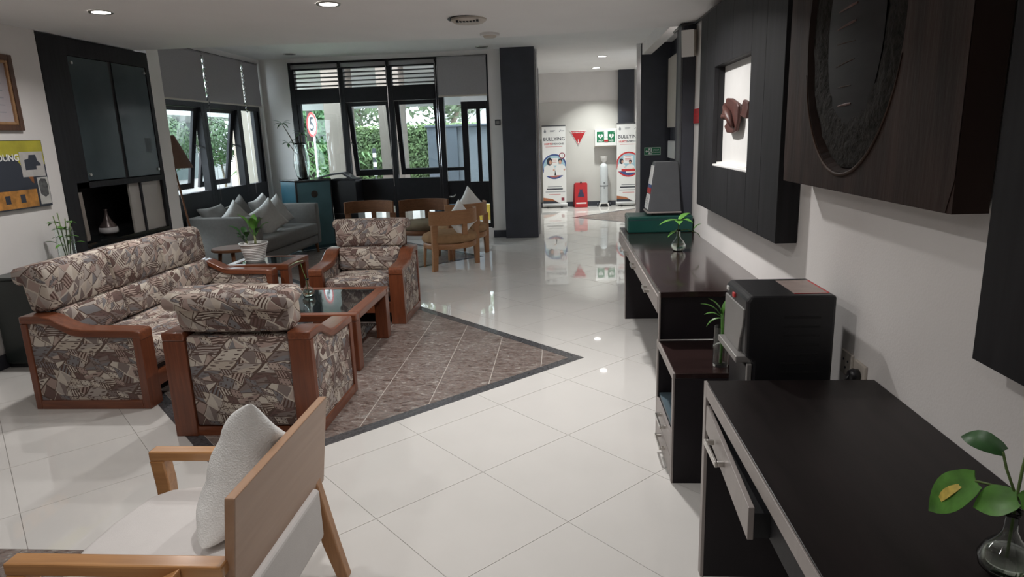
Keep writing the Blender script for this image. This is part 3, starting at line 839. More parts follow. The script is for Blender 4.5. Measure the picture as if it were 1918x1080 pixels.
t = obj('cable', MB().tube([(1.055, 3.2, 2.43), (1.055, 4.6, 2.425), (1.055, 5.2, 2.43), (1.05, 5.5, 2.432), (1.0, 5.545, 2.43), (0.955, 5.56, 2.43), (0.953, 5.9, 2.425)], 0.011, 6), BLACKP, smooth=True)
tag(t, 'black cable running along the right wall and ceiling corner', 'cable')

# ================================================================== RIGHT WALL CABINETRY
FX = 0.495
# far high counter
t = thing('console_counter', 'long glossy dark console with drawers and clear pothos vase on top', 'counter', (0.78, 4.56, 0))
obj('countertop', B(FX, XR - .002, 3.355, 5.555, 0.79, 0.82).box(FX, 0.955, 5.555, 5.80, 0.79, 0.82), ESPRESSO, t, bevel=0.003)
obj('end_panel', B(FX + .005, XR - .004, 3.385, 3.415, 0.555, 0.79), ESPRESSO_M, t)
obj('edge_strip', B(FX - .004, FX + .004, 3.355, 3.385, 0.55, 0.815), SILVER, t)
obj('leg_panel', B(0.545, 0.955, 5.755, 5.80, 0, 0.79), ESPRESSO_M, t)
obj('leg_panel_edge', B(0.54, 0.545, 5.752, 5.803, 0, 0.79), SILVER, t)
obj('apron', B(FX + .01, FX + .03, 3.415, 5.755, 0.69, 0.79), ESPRESSO_M, t)
def pull(name, x, y, z, ln, parent, wx=0.03):
    return obj(name, MB().box(x - wx, x - wx + .009, y - ln / 2, y + ln / 2, z - .009, z + .009).box(x - wx + .009, x + .002, y - ln / 2, y - ln / 2 + .014, z - .008, z + .008)
               .box(x - wx + .009, x + .002, y + ln / 2 - .014, y + ln / 2, z - .008, z + .008), STEEL, parent, bevel=0.002)
for a, b, hy in ((3.40, 4.15, 3.80), (4.155, 4.95, 4.50), (4.955, 5.78, 4.98)):
    d = obj('drawer', B(FX - .006, FX + .01, a, b - .006, 0.695, 0.785), SILVER, t, bevel=0.002)
    pull('handle', FX - .006, hy, 0.735, 0.13, d)

# middle low unit with open niche
t = thing('low_cabinet', 'low dark cabinet with open front niche, between the two counters', 'cabinet', (0.78, 3.14, 0))
y0, y1 = 2.885, 3.415
obj('top_panel', B(FX + .004, XR - .002, y0, y1 - .03, 0.525, 0.55), ESPRESSO, t, bevel=0.003)
obj('side_panel', B(FX + .004, XR - .004, y0, y0 + .025, 0, 0.525), ESPRESSO_M, t)
obj('side_panel', B(FX + .004, XR - .004, y1 - .025, y1, 0, 0.525), ESPRESSO_M, t)
obj('back_panel', B(XR - .03, XR - .004, y0 + .025, y1 - .025, 0.02, 0.525), ESPRESSO_M, t)
obj('shelf', B(FX + .01, XR - .03, y0 + .025, y1 - .025, 0.235, 0.255), mat('blue_grey_shelf', (0.10, 0.14, 0.165), 0.3, noise=0.05, nscale=6), t)
obj('front_frame', MB().box(FX - .005, FX + .004, y0, y0 + .03, 0, 0.55).box(FX - .005, FX + .004, y1 - .03, y1, 0, 0.55).box(FX - .005, FX + .004, y0 + .03, y1 - .03, 0.515, 0.55), SILVER, t, bevel=0.0015)
for z0, z1 in ((0.125, 0.235), (0.02, 0.12)):
    d = obj('drawer', B(FX - .005, FX + .008, y0 + .033, y1 - .033, z0, z1), SILVER, t, bevel=0.002)
    pull('handle', FX - .005, (y0 + y1) / 2, z1 - .035, 0.16, d)

# near desk
t = thing('desk_counter', 'near dark desk with silver edge and drawer below the carved plank', 'counter', (0.78, 1.0, 0))
obj('desktop', B(FX, XR - .002, -0.7, 2.24, 0.735, 0.765), ESPRESSO_M if False else mat('dark_wenge_top', (0.012, 0.0085, 0.0085), 0.36, 0.2, noise=0.3, nscale=4, stretch=(6, 0.7, 1)), t, bevel=0.003)
obj('side_panel', B(FX + .006, XR - .004, 2.205, 2.238, 0, 0.735), ESPRESSO_M, t)
obj('edge_strip', B(FX - .006, FX + .006, 2.204, 2.24, 0, 0.765), SILVER, t, bevel=0.0015)
obj('edge_strip', B(FX - .006, FX, -0.7, 2.204, 0.718, 0.765), SILVER, t, bevel=0.0015)
obj('apron', B(FX + .02, FX + .04, -0.7, 2.204, 0.60, 0.735), BLACKW, t)
d = obj('drawer', MB().prism([(FX - .006, 2.19), (FX - .038, 1.54), (FX - .022, 1.54), (FX + .008, 2.19)], 'z', 0.60, 0.692), SILVER, t, bevel=0.002)
obj('drawer_box', MB().prism([(FX + .008, 2.188), (FX - .022, 1.542), (FX + .06, 1.542), (FX + .06, 2.188)], 'z', 0.605, 0.675), BLACKP, d)
pull('handle', FX - .022, 1.93, 0.645, 0.16, d, 0.03)
obj('divider_panel', B(FX + .006, XR - .004, 1.20, 1.23, 0.40, 0.735), ESPRESSO_M, t)
obj('edge_strip', B(FX - .006, FX + .006, 0.2, 1.3, 0.585, 0.62), SILVER, t)
obj('side_panel', B(FX + .006, XR - .004, -0.7, -0.67, 0, 0.735), ESPRESSO_M, t)

# water dispenser standing in the gap
t = thing('water_dispenser', 'black floor-standing water dispenser with grey front between the cabinets', 'water dispenser', (0.83, 2.54, 0))
x0, x1, y0, y1 = 0.665, 0.985, 2.385, 2.69
body = MB().prism([(x0 + .03, 0.02), (x1, 0.02), (x1, 1.03), (x0 + .012, 1.03), (x0, 1.012), (x0 + .004, 0.80), (x0 + .03, 0.78)], 'y', y0, y1)
obj('body', body, BLACKP, t, bevel=0.012)
obj('front_panel', MB().prism([(y1 - .012, 0.978), (y0 + .02, 0.978), (y0 + .02, 0.945), (y0 + .03, 0.91), (y0 + .06, 0.855), (y0 + .075, 0.80), (y1 - .012, 0.80)], 'x', x0 - .006, x0 + .006), SILVERP, t, bevel=0.003)
obj('drip_tray', B(x0 - .03, x0 + .03, y0 + .01, y1 - .01, 0.775, 0.80), SILVERP, t, bevel=0.004)
obj('lower_door', B(x0 + .018, x0 + .03, y0 + .02, y1 - .02, 0.06, 0.75), BLACKP, t, bevel=0.004)
obj('lower_trim', B(x0 + .012, x0 + .03, y0 + .004, y0 + .02, 0.06, 0.77), SILVERP, t, bevel=0.003)
obj('switch', B(x0 - .006, x0 + .012, y0 + .16, y0 + .19, 0.988, 1.006), BRED, t, bevel=0.003)
obj('switch', B(x0 - .006, x0 + .012, y1 - .05, y1 - .025, 0.995, 1.012), WHITEP, t, bevel=0.003)
obj('sticker', B(0.845, 0.965, 2.43, 2.645, 1.03, 1.0312), mat('sticker_grey', (0.33, 0.26, 0.235), 0.4, noise=0.1, nscale=20), t)
obj('sticker_border', MB().box(0.965, 0.972, 2.43, 2.645, 1.03, 1.0314).box(0.845, 0.965, 2.424, 2.43, 1.03, 1.0314), BRED, t)
for j in range(9):
    z = 0.95 - .035 * j
    obj('vent_slot', B(0.80, 0.93, y0 - .0015, y0 + .002, z - .004, z + .004), mat('slot_black', (0.004, 0.004, 0.005), 0.6), t)

# sockets
t = thing('wall_socket', 'white wall socket just above near desk behind the dispenser', 'socket', (XR, 2.45, 0.72))
obj('plate', B(XR - .012, XR, 2.405, 2.495, 0.705, 0.795), IVORY, t, bevel=0.004)
for a, b in ((-.018, .012), (.018, .012), (0, -.016)): obj('hole', MB().tube([(XR - .0135, 2.45 + a, 0.75 + b), (XR - .011, 2.45 + a, 0.75 + b)], 0.005, 8), INK, t)
t = thing('wall_socket', 'wall socket holding a black plug, right of the bare socket', 'socket', (XR, 2.34, 0.70))
obj('plate', B(XR - .012, XR, 2.295, 2.385, 0.70, 0.79), IVORY, t, bevel=0.004)
tag(obj('plug', MB().lathe([(0.001, 0), (0.022, .003), (0.025, .02), (0.018, .035), (0.0, .036)], M=Matrix.Translation((XR - .012, 2.335, 0.745)) @ Matrix.Rotation(-PI / 2, 4, 'Y')).tube([(XR - .045, 2.335, 0.745), (XR - .055, 2.36, 0.70), (XR - .05, 2.45, 0.60), (XR - .06, 2.55, 0.4)], 0.005, 6), BLACKP, smooth=True), 'black power plug pushed into the right-hand wall socket', 'plug')

# ------------------------------------------------------------------ wall art on the right wall
AF = 0.97
t = thing('wall_art', 'large black plank panel with lit white niche holding red-brown carvings', 'wall art', (1.02, 4.0, 1.10))
ya, yb, za, zb = 3.075, 4.88, 1.108, 2.37
oy0, oy1, oz0, oz1 = 3.61, 4.43, 1.40, 2.01
seams = [3.075, 3.36, 3.61, 4.0, 4.43, 4.67, 4.88]
for a, b in zip(seams[:-1], seams[1:]):
    if a >= oy0 - 1e-6 and b <= oy1 + 1e-6:
        obj('plank', B(AF, AF + .03, a + .0015, b - .0015, za, oz0), BLACKW, t, bevel=0.0015)
        obj('plank', B(AF, AF + .03, a + .0015, b - .0015, oz1, zb), BLACKW, t, bevel=0.0015)
    else: obj('plank', B(AF, AF + .03, a + .0015, b - .0015, za, zb), BLACKW, t, bevel=0.0015)
obj('frame_side', B(AF + .002, XR - .004, ya, ya + .03, za, zb), BLACKW, t)
obj('frame_side', B(AF + .03, XR - .03, yb - .05, yb - .02, za, zb), BLACKW, t)
obj('backing', B(XR - .03, XR - .004, ya + .03, yb - .05, za + .04, zb - .04), BLACKW, t)
obj('niche_back', B(1.035, 1.04, oy0 - .02, oy1 + .02, oz0 - .02, oz1 + .02), WHITEP, t)
obj('niche_ledge', MB().box(AF + .004, 1.035, oy0, oy1, oz0, oz0 + .012).box(AF + .03, 1.035, oy0, oy1, oz0 + .012, oz0 + .024), WHITEP, t, bevel=0.002)
obj('niche_reveal', MB().box(AF + .03, 1.035, oy1, oy1 + .012, oz0, oz1).box(AF + .03, 1.035, oy0 - .012, oy0, oz0, oz1).box(AF + .03, 1.035, oy0, oy1, oz1, oz1 + .012), BLACKW, t)
CARVE = wood('red_brown_carving', (0.055, 0.018, 0.015), (0.095, 0.032, 0.024), 0.5, 'z', 5)
fa = [(4.199, 1.809), (4.075, 1.801), (3.941, 1.771), (3.911, 1.753), (3.912, 1.676), (3.944, 1.613), (4.043, 1.602), (4.16, 1.606), (4.203, 1.633), (4.23, 1.643), (4.17, 1.666), (4.179, 1.682), (4.276, 1.685), (4.317, 1.71), (4.269, 1.745), (4.259, 1.786), (4.215, 1.772)]
fb = [(3.809, 1.782), (3.718, 1.765), (3.706, 1.725), (3.741, 1.678), (3.82, 1.688), (3.872, 1.699), (3.839, 1.722), (3.831, 1.756)]
o = obj('carving', MB().prism(fa, 'x', 0.990, 1.012).box(1.012, 1.035, 4.02, 4.06, 1.68, 1.72), CARVE, bevel=0.009, segs=3); tag(o, 'larger red-brown carved wooden piece in the white niche', 'carving', 'niche carvings')
c2 = obj('carving_ridge', MB().tube([(0.985, 4.2, 1.76), (0.972, 4.06, 1.71), (0.98, 3.97, 1.64)], [0.014, 0.026, 0.012], 8).tube([(0.985, 4.26, 1.715), (0.976, 4.19, 1.70), (0.985, 4.1, 1.70)], [0.006, 0.016, 0.008], 8), CARVE, o, smooth=True)
o = obj('carving', MB().prism(fb, 'x', 0.990, 1.012).box(1.012, 1.035, 3.76, 3.79, 1.71, 1.74), CARVE, bevel=0.008, segs=3); tag(o, 'smaller red-brown carved wooden piece, right in the white niche', 'carving', 'niche carvings')

# carved plank with oval
t = thing('carved_plank', 'big carved brown wooden plank with rough dark oval on right wall', 'wall art', (1.0, 2.34, 1.41))
PLANK = mat('aged_brown_plank', (0.027, 0.0155, 0.0125), 0.6, 0.22, noise=0.55, nscale=3.0, stretch=(1, 3.5, 0.5), bump=0.25, bscale=14)
ROUGHD = mat('pitted_black_wood', (0.013, 0.011, 0.009), 0.8, 0.2, noise=0.6, nscale=35, bump=1.0, bscale=45)
RIMW = mat('worn_light_rim', (0.045, 0.025, 0.017), 0.6, 0.2, noise=0.5, nscale=6)
DARKO = mat('dark_smooth_wood', (0.013, 0.0105, 0.0115), 0.55, 0.25, noise=0.3, nscale=6, stretch=(1, 1, 4))
ya, yb, za, zb = 1.70, 2.967, 1.404, 2.42
X0 = 0.955
cy, cz, ry, rz = 2.385, 1.945, 0.375, 0.475
N = 64
mb = MB(); ring = []; sq = []; ring2 = []
for i in range(N):
    a = 2 * PI * i / N; c_, s_ = math.cos(a), math.sin(a)
    ring.append((X0, cy + ry * c_, cz + min(rz * s_, 2.39 - cz)))
    ring2.append((X0 + .035, cy + ry * .97 * c_, cz + min(rz * .97 * s_, 2.385 - cz)))
    k = min((yb - cy if c_ > 0 else cy - ya) / max(abs(c_), 1e-6), (zb - cz if s_ > 0 else cz - za) / max(abs(s_), 1e-6))
    sq.append((X0, cy + k * c_, cz + k * s_))
vs = ring + sq + ring2
fs = []
for i in range(N):
    j = (i + 1) % N
    fs += [(i, j, N + j, N + i), (i, 2 * N + i, 2 * N + j, j)]
mb.add(vs, fs)
for cyy, czz in ((ya, za), (yb, za), (yb, zb), (ya, zb)): pass
obj('board_face', mb, PLANK, t)
obj('board_body', MB().box(X0 + .036, 1.045, ya, yb, za, zb).box(X0 + .002, X0 + .036, ya, ya + .02, za, zb).box(X0 + .002, X0 + .036, yb - .02, yb, za, zb).box(X0 + .002, X0 + .036, ya + .02, yb - .02, za, za + .02), PLANK, t)
obj('hanger', B(1.045, XR - .002, 2.1, 2.7, 1.55, 2.2), BLACKW, t)
# pitted oval ground with relief
mb = MB(); vs = []; fs = []; NR = 10
rnd = random.Random(3)
for k in range(NR + 1):
    f = 0.55 + 0.42 * k / NR
    for i in range(N):
        a = 2 * PI * i / N
        vs.append((X0 + .022 - .012 * math.sin(PI * k / NR) + rnd.uniform(-.005, .005), cy + ry * f * math.cos(a), cz + min(rz * f * math.sin(a), 2.385 - cz)))
for k in range(NR):
    for i in range(N):
        j = (i + 1) % N
        fs.append((k * N + i, k * N + j, (k + 1) * N + j, (k + 1) * N + i))
obj('pitted_oval', mb.add(vs, fs), ROUGHD, t, smooth=True)
mb = MB(); vs = []; fs = []
for k in range(8):
    f = k / 7
    for i in range(48):
        a = 2 * PI * i / 48
        vs.append((X0 + .016 - .02 * (1 - f * f), cy + .215 * f * math.cos(a), cz + min(.335 * f * math.sin(a), 2.38 - cz)))
for k in range(7):
    for i in range(48):
        j = (i + 1) % 48; fs.append((k * 48 + i, k * 48 + j, (k + 1) * 48 + j, (k + 1) * 48 + i))
obj('inner_oval', mb.add(vs, fs), DARKO, t, smooth=True)
obj('oval_rim', MB().tube([(X0 - .001, cy + (ry + .008) * math.cos(a), cz + (rz + .008) * math.sin(a)) for a in [math.radians(d) for d in range(-165, -12, 6)]], [0.002 + 0.005 * math.sin(PI * k_ / 25.0) for k_ in range(26)], 6), RIMW, t, smooth=True)
REDL = mat('reddish_groove', (0.075, 0.024, 0.017), 0.5, noise=0.3, nscale=20)
for j, (dz, tilt, red) in enumerate(((.30, .30, 0), (.235, .34, 0), (.17, .22, 0), (.115, .0, 1), (.06, .05, 1), (.005, .07, 1), (-.05, -.02, 0), (-.115, .1, 0), (-.19, .02, 0), (-.25, .05, 1))):
    w_ = .055 + .02 * (abs(dz) < .15)
    dome = lambda yy_, zz_: X0 + .0155 - .02 * (1 - min(1, ((yy_ - cy) / .215) ** 2 + ((zz_ - cz) / .335) ** 2))
    pts_ = [(cy + .02 + w_ * q_, cz + dz - tilt * w_ * q_) for q_ in (1, .5, 0, -.5, -1)]
    obj('carved_line', MB().tube([(dome(a_, b_), a_, b_) for a_, b_ in pts_], [.002, .003, .004, .005, .003] if red else [.0012, .002, .002, .002, .0012], 5), REDL if red else RIMW, t)
# third panel at the frame's edge
t = thing('wall_panel', 'plain black panel at right edge, beyond the carved plank', 'wall art', (1.03, 0.9, 1.05))
for k in range(3): obj('plank', B(0.99, 1.02, 1.605 - .4 * (k + 1) + .0015, 1.605 - .4 * k, 1.063, 2.40), BLACKW, t, bevel=0.0015)
obj('backing', B(1.02, XR - .003, 0.47, 1.54, 1.12, 2.35), BLACKW, t)

# speaker, signs on right wall
t = thing('wall_speaker', 'small white speaker high on slim pillar by the right wall', 'speaker', (1.0, 5.49, 2.19))
M = Matrix.Translation((1.0, 5.50, 2.285)) @ Matrix.Rotation(math.radians(-28), 4, 'Z') @ Matrix.Rotation(math.radians(6), 4, 'X')
obj('cabinet', B(-.035, .055, -.05, .05, -.095, .095, M=M), IVORY, t, bevel=0.006)
obj('grille', B(-.04, .058, -.056, -.05, -.098, .098, M=M), WHITEP, t, bevel=0.003)
obj('bracket', B(0.99, 1.03, 5.535, 5.56, 2.26, 2.31), GREYP, t)
t = thing('alarm_sign', 'small red notice on wall strip left of the black plank panel', 'sign', (XR, 5.38, 1.68))
obj('plate', B(XR - .02, XR - .002, 5.27, 5.50, 1.68, 1.79), RED, t, bevel=0.003)
obj('lettering', MB().box(XR - .0215, XR - .02, 5.30, 5.47, 1.74, 1.75).box(XR - .0215, XR - .02, 5.32, 5.45, 1.715, 1.722), BRED, t)

# ------------------------------------------------------------------ kiosk at the console's far end
t = thing('document_box', 'dark green plastic box lying across far end of console', 'box', (0.80, 5.55, 0.82))
obj('box', B(0.535, XR - .015, 5.43, 5.74, 0.82, 0.955), GREENBOX, t, bevel=0.01)
obj('label_holder', B(0.531, 0.536, 5.46, 5.52, 0.835, 0.935), mat('pale_green_label', (0.12, 0.2, 0.17), 0.4, noise=0.1, nscale=20), t)
obj('lid_seam', B(0.533, XR - .013, 5.428, 5.742, 0.925, 0.929), INK, t)
t = thing('leaflet_stand', 'grey tapered tower of leaflets on top of the green box', 'stand', (0.83, 5.6, 0.956))
bx0, bx1, tx0, tx1, zb_, zt_ = 0.70, 0.965, 0.758, 0.945, 0.985, 1.385
fr = [(bx0, 5.47, zb_), (bx1, 5.47, zb_), (tx1, 5.53, zt_), (tx0, 5.53, zt_)]
bk = [(bx0, 5.72, zb_), (bx1, 5.72, zb_), (tx1, 5.66, zt_), (tx0, 5.66, zt_)]
obj('tower', MB().add(fr + bk, [(0, 1, 2, 3), (5, 4, 7, 6), (1, 5, 6, 2), (4, 0, 3, 7), (3, 2, 6, 7), (4, 5, 1, 0)]), GREYP, t, bevel=0.006)
obj('base', B(bx0 + .03, bx1 - .02, 5.5, 5.7, 0.956, 0.975), BLACKP, t)
obj('base_lip', B(bx0 - .01, bx1 + .003, 5.462, 5.725, 0.975, 0.987), SILVER, t, bevel=0.002)
def on_side(f0, f1, y0_, y1_, m_, name):
    def P(f, y): return (bx0 + (tx0 - bx0) * f - .002, y + (0.03 * f if y < 5.6 else -0.03 * f), zb_ + (zt_ - zb_) * f)
    pts = [P(f0, y0_), P(f0, y1_), P(f1, y1_), P(f1, y0_)]
    d = Vector((-.004, 0, 0))
    q = [Vector(p) + d for p in pts]
    obj(name, MB().add(pts + q, [(0, 1, 2, 3), (7, 6, 5, 4), (0, 4, 5, 1), (1, 5, 6, 2), (2, 6, 7, 3), (3, 7, 4, 0)]), m_, t)
on_side(0.55, 0.93, 5.49, 5.70, PAPER, 'leaflet'); on_side(0.48, 0.545, 5.49, 5.70, BLUE, 'leaflet'); on_side(0.37, 0.475, 5.49, 5.70, BRED, 'leaflet'); on_side(0.05, 0.35, 5.49, 5.70, PAPER, 'leaflet')
for j in range(4): on_side(0.10 + .05 * j, 0.115 + .05 * j, 5.52, 5.66, GREY_INK, 'printed_line')
# evacuation sign on the wide pillar
t = thing('exit_sign', 'green evacuation sign with running man on wide dark pillar', 'sign', (1.457, 10.94, 1.255))
obj('plate', B(1.325, 1.588, 10.935, 10.949, 1.255, 1.385), GREENS, t, bevel=0.003)
yy = 10.934
obj('border', MB().box(1.330, 1.583, yy - .001, yy, 1.374, 1.379).box(1.330, 1.583, yy - .001, yy, 1.261, 1.266).box(1.330, 1.335, yy - .001, yy, 1.266, 1.374).box(1.578, 1.583, yy - .001, yy, 1.266, 1.374), PAPER, t)
obj('arrow', MB().prism([(1.345, 1.32), (1.366, 1.345), (1.366, 1.328), (1.386, 1.328), (1.386, 1.312), (1.366, 1.312), (1.366, 1.295)], 'y', yy - .001, yy), PAPER, t)
obj('doorway', MB().box(1.393, 1.445, yy - .001, yy, 1.272, 1.368), PAPER, t)
obj('running_man', MB().prism(circle(1.423, 1.355, 0.009, 12), 'y', yy - .002, yy - .001).prism([(1.408, 1.342), (1.43, 1.345), (1.426, 1.318), (1.44, 1.30), (1.436, 1.28), (1.430, 1.28), (1.428, 1.297), (1.414, 1.312), (1.400, 1.296), (1.396, 1.302), (1.408, 1.32), (1.410, 1.332), (1.400, 1.325), (1.397, 1.33)], 'y', yy - .002, yy - .001), GREENS, t)
lt = text_mb('JALUR', 0.034, face_minus_y(1.515, yy - .0006, 1.338)); lt2 = text_mb('EVAKUASI', 0.026, face_minus_y(1.513, yy - .0006, 1.302)); lt.add(lt2.v, lt2.f)
obj('lettering', lt, PAPER, t)
# switch plate on far wall
t = thing('wall_switch', 'small grey switch plate on far wall beside the dark pillar', 'switch', (-1.01, YW, 1.81))
obj('plate', B(-1.055, -0.965, YW - .012, YW, 1.81, 1.90), GREYP, t, bevel=0.004)
obj('rocker', B(-1.035, -0.985, YW - .016, YW - .012, 1.83, 1.88), SILVERP, t, bevel=0.002)

# ================================================================== LEFT WALL
# tall display cabinet built flush in the left wall
t = thing('display_cabinet', 'tall black built-in cabinet with two smoked glass doors on left wall', 'cabinet', (-4.56, 6.3, 0))
cx0, cx1 = -4.78, -4.365
zt = 2.62
obj('side_panel', B(cx0, cx1, 5.535, 5.70, 0, zt), BLACKW, t); obj('side_panel', B(cx0, cx1, 7.0, 7.055, 0, zt), BLACKW, t)
obj('top_panel', B(cx0, cx1, 5.70, 7.0, 2.47, zt), BLACKW, t)
obj('back_panel', B(cx0, cx0 + .02, 5.70, 7.0, 0.05, 2.47), BLACKW, t)
obj('inner_stile', B(cx0 + .02, cx1, 5.70, 5.86, 1.30, 2.47), BLACKW, t)
obj('shelf', B(cx0 + .02, cx1, 5.70, 7.0, 1.30, 1.355), BLACKW, t)
obj('shelf', B(cx0 + .02, cx1 + .0, 5.70, 7.0, 0.76, 0.80), BLACKGLASS, t)
obj('lower_door', B(cx1 - .02, cx1, 5.70, 6.345, 0.06, 0.755), BLACKW, t, bevel=0.003); obj('lower_door', B(cx1 - .02, cx1, 6.355, 7.0, 0.06, 0.755), BLACKW, t, bevel=0.003)
for a, b in ((5.865, 6.40), (6.455, 6.985)):
    d = obj('glass_door', B(cx1 - .012, cx1 - .002, a, b, 1.365, 2.465), FROST, t, bevel=0.002)
    for zz in (1.42, 2.41):
        yk = a + .03 if a < 6 else b - .03
        obj('hinge_knob', MB().tube([(cx1 - .002, yk, zz), (cx1 + .012, yk, zz)], 0.014, 12), STEEL, d, smooth='auto')
obj('centre_post', B(cx1 - .03, cx1 - .012, 6.40, 6.455, 1.36, 2.47), BLACKW, t)
obj('notice', B(cx1 - .0018, cx1 - .001, 6.80, 6.90, 1.60, 1.75), mat('faint_grey_paper', (0.05, 0.065, 0.07), 0.5, noise=0.1, nscale=30), t)
PALEP = mat('reflected_wall_tone', (0.40, 0.37, 0.34), 0.5, noise=0.05, nscale=4)  # beige stands in for the white wall mirrored in the niche back
obj('niche_reflection', B(cx1 - .05, cx1 - .03, 6.46, 6.62, 0.80, 1.30), PALEP, t); obj('niche_reflection', B(cx1 - .05, cx1 - .03, 6.645, 6.995, 0.80, 1.30), PALEP, t)
obj('niche_post', B(cx1 - .05, cx1 - .012, 6.62, 6.645, 0.80, 1.30), BLACKW, t)
st = [(5.715, 1.27), (5.72, 1.05), (5.727, 0.92), (5.728, 0.855), (5.72, 0.825)]
obj('metal_strip', MB().strip([(a - .022, b) for a, b in st], [(a + .022, b) for a, b in st], 'x', cx1 - .004, cx1 + .004), mat('bronze_strip', (0.33, 0.28, 0.25), 0.35, metal=0.6, noise=0.2, nscale=8), t)
vz = MB().lathe([(0.001, 0), (0.05, .0), (0.085, .05), (0.075, .10), (0.04, .15), (0.016, .21), (0.012, .25), (0.018, .262)], (-4.55, 6.27, 0.80), 28)
o = obj('vase', vz, mat('brown_silver_vase', (0.10, 0.075, 0.07), 0.3, metal=0.3, noise=0.3, nscale=8), smooth=True); tag(o, 'dark teardrop vase with pale base inside the black cabinet niche', 'vase')
obj('base_band', MB().lathe([(0.0865, .03), (0.0872, .05), (0.0872, .06), (0.083, .085)], (-4.55, 6.27, 0.80), 28), mat('pale_glaze', (0.42, 0.40, 0.40), 0.4, noise=0.1, nscale=20), o, smooth=True)

# low dark cabinet behind the sofa
t = thing('low_sideboard', 'low dark green-black sideboard behind the patterned sofa', 'cabinet', (-3.98, 5.0, 0))
obj('body', B(-4.355, -3.60, 4.58, 5.48, 0.03, 0.70), mat('green_black_lacquer', (0.018, 0.024, 0.022), 0.35, noise=0.15, nscale=5), t, bevel=0.02)
obj('top', B(-4.36, -3.59, 4.57, 5.49, 0.70, 0.722), mat('green_black_top', (0.022, 0.03, 0.027), 0.3, noise=0.15, nscale=5), t, bevel=0.006)
obj('plinth', B(-4.34, -3.62, 4.6, 5.46, 0.0, 0.03), BLACKP, t)
t = thing('glass_vase', 'tall clear cylinder vase with trailing green sprigs on dark sideboard', 'vase', (-4.14, 5.16, 0.722))
pr_ = [(0.0, .0), (0.062, .0), (0.068, .01), (0.068, .30), (0.0635, .30), (0.0635, .02), (0.0, .02)]
obj('glass', MB().lathe(pr_, (-4.14, 5.16, 0.722), 28), VESSEL, t, smooth='auto')
rnd = random.Random(11)
for k in range(4):
    a = k * 1.6 + .3; x, y = -4.14 + .035 * math.cos(a), 5.16 + .035 * math.sin(a)
    zt_ = 1.06 + .03 * k
    obj('stem', MB().tube([(x * .3 - 4.14 * .7, y * .3 + 5.16 * .7, 0.75), (x, y, 0.92), (x + .02 * math.cos(a), y + .03 * math.sin(a), zt_)], 0.004, 6), STEM, t, smooth=True)
    for j in range(4):
        z = 0.88 + .06 * j; b_ = a + j * 1.9 + rnd.uniform(-.4, .4)
        p0 = (x + .01 * math.cos(b_), y + .01 * math.sin(b_), z); p1 = (x + .11 * math.cos(b_), y + .13 * math.sin(b_), z + rnd.uniform(-.03, .04))
        obj('leaf', MB().leaf(p0, p1, w=0.035, n=5), LEAF, t, smooth=True)

# pictures
t = thing('certificate_frame', 'brown and gold framed certificate at upper left wall', 'picture', (XL, 5.0, 1.81))
FR1 = wood('dark_frame_wood', (0.06, 0.028, 0.016), (0.11, 0.05, 0.028), 0.35, 'z')
GOLD = mat('gold_moulding', (0.42, 0.24, 0.12), 0.35, metal=0.4, noise=0.15, nscale=20)
def frame_x(a, b, c, d, w, x0, x1, name, m):
    mb = MB().box(x0, x1, a, a + w, c, d).box(x0, x1, b - w, b, c, d).box(x0, x1, a + w, b - w, c, c + w).box(x0, x1, a + w, b - w, d - w, d)
    return obj(name, mb, m, t, bevel=0.004)
frame_x(4.72, 5.20, 1.812, 2.395, .045, XL + .002, XL + .035, 'frame', FR1)
frame_x(4.765, 5.155, 1.857, 2.35, .022, XL + .002, XL + .03, 'gold_slip', GOLD)
obj('certificate', B(XL + .002, XL + .012, 4.787, 5.133, 1.879, 2.328), mat('certificate_paper', (0.42, 0.38, 0.40), 0.5, noise=0.04, nscale=6), t)
for j in range(6): obj('printed_line', B(XL + .012, XL + .0126, 4.85, 5.07, 1.95 + .055 * j, 1.956 + .055 * j), GREY_INK, t)
t = thing('poster', 'yellow and black landmark poster with inset photographs on left wall', 'poster', (XL, 4.9, 1.16))
obj('backing', B(XL + .001, XL + .03, 4.30, 5.345, 1.195, 1.737), INK, t, bevel=0.003)
xp = XL + .0302
obj('yellow_field', B(xp, xp + .001, 4.305, 5.338, 1.54, 1.732), mat('yellow_green_print', (0.42, 0.38, 0.035), 0.5, noise=0.25, nscale=5), t)
obj('dark_roof', MB().prism([(4.305, 1.56), (5.03, 1.62), (5.09, 1.53), (5.17, 1.40), (5.24, 1.365), (4.305, 1.33)], 'x', xp + .001, xp + .0016), INK, t)
obj('amber_wall', B(xp, xp + .0008, 4.305, 5.20, 1.205, 1.345), mat('amber_print', (0.42, 0.19, 0.04), 0.5, noise=0.5, nscale=14), t)
obj('amber_tower', B(xp, xp + .001, 5.09, 5.19, 1.37, 1.48), mat('rust_tower_print', (0.30, 0.11, 0.03), 0.5, noise=0.4, nscale=14), t)
for j in range(5): obj('printed_window', B(xp + .001, xp + .0014, 4.42 + .15 * j, 4.47 + .15 * j, 1.245, 1.31), INK, t)
obj('inset_photo', B(xp, xp + .003, 5.085, 5.325, 1.445, 1.645), mat('faded_photo', (0.46, 0.44, 0.42), 0.5, noise=0.15, nscale=12), t)
obj('inset_photo', B(xp, xp + .003, 5.222, 5.335, 1.215, 1.435), mat('pale_photo', (0.50, 0.49, 0.46), 0.5, noise=0.1, nscale=12), t)
obj('photo_print', MB().prism([(5.125, 1.50), (5.125, 1.58), (5.17, 1.59), (5.18, 1.62), (5.25, 1.62), (5.26, 1.57), (5.29, 1.55), (5.29, 1.53), (5.24, 1.53), (5.24, 1.50)], 'x', xp + .003, xp + .0034), INK, t)
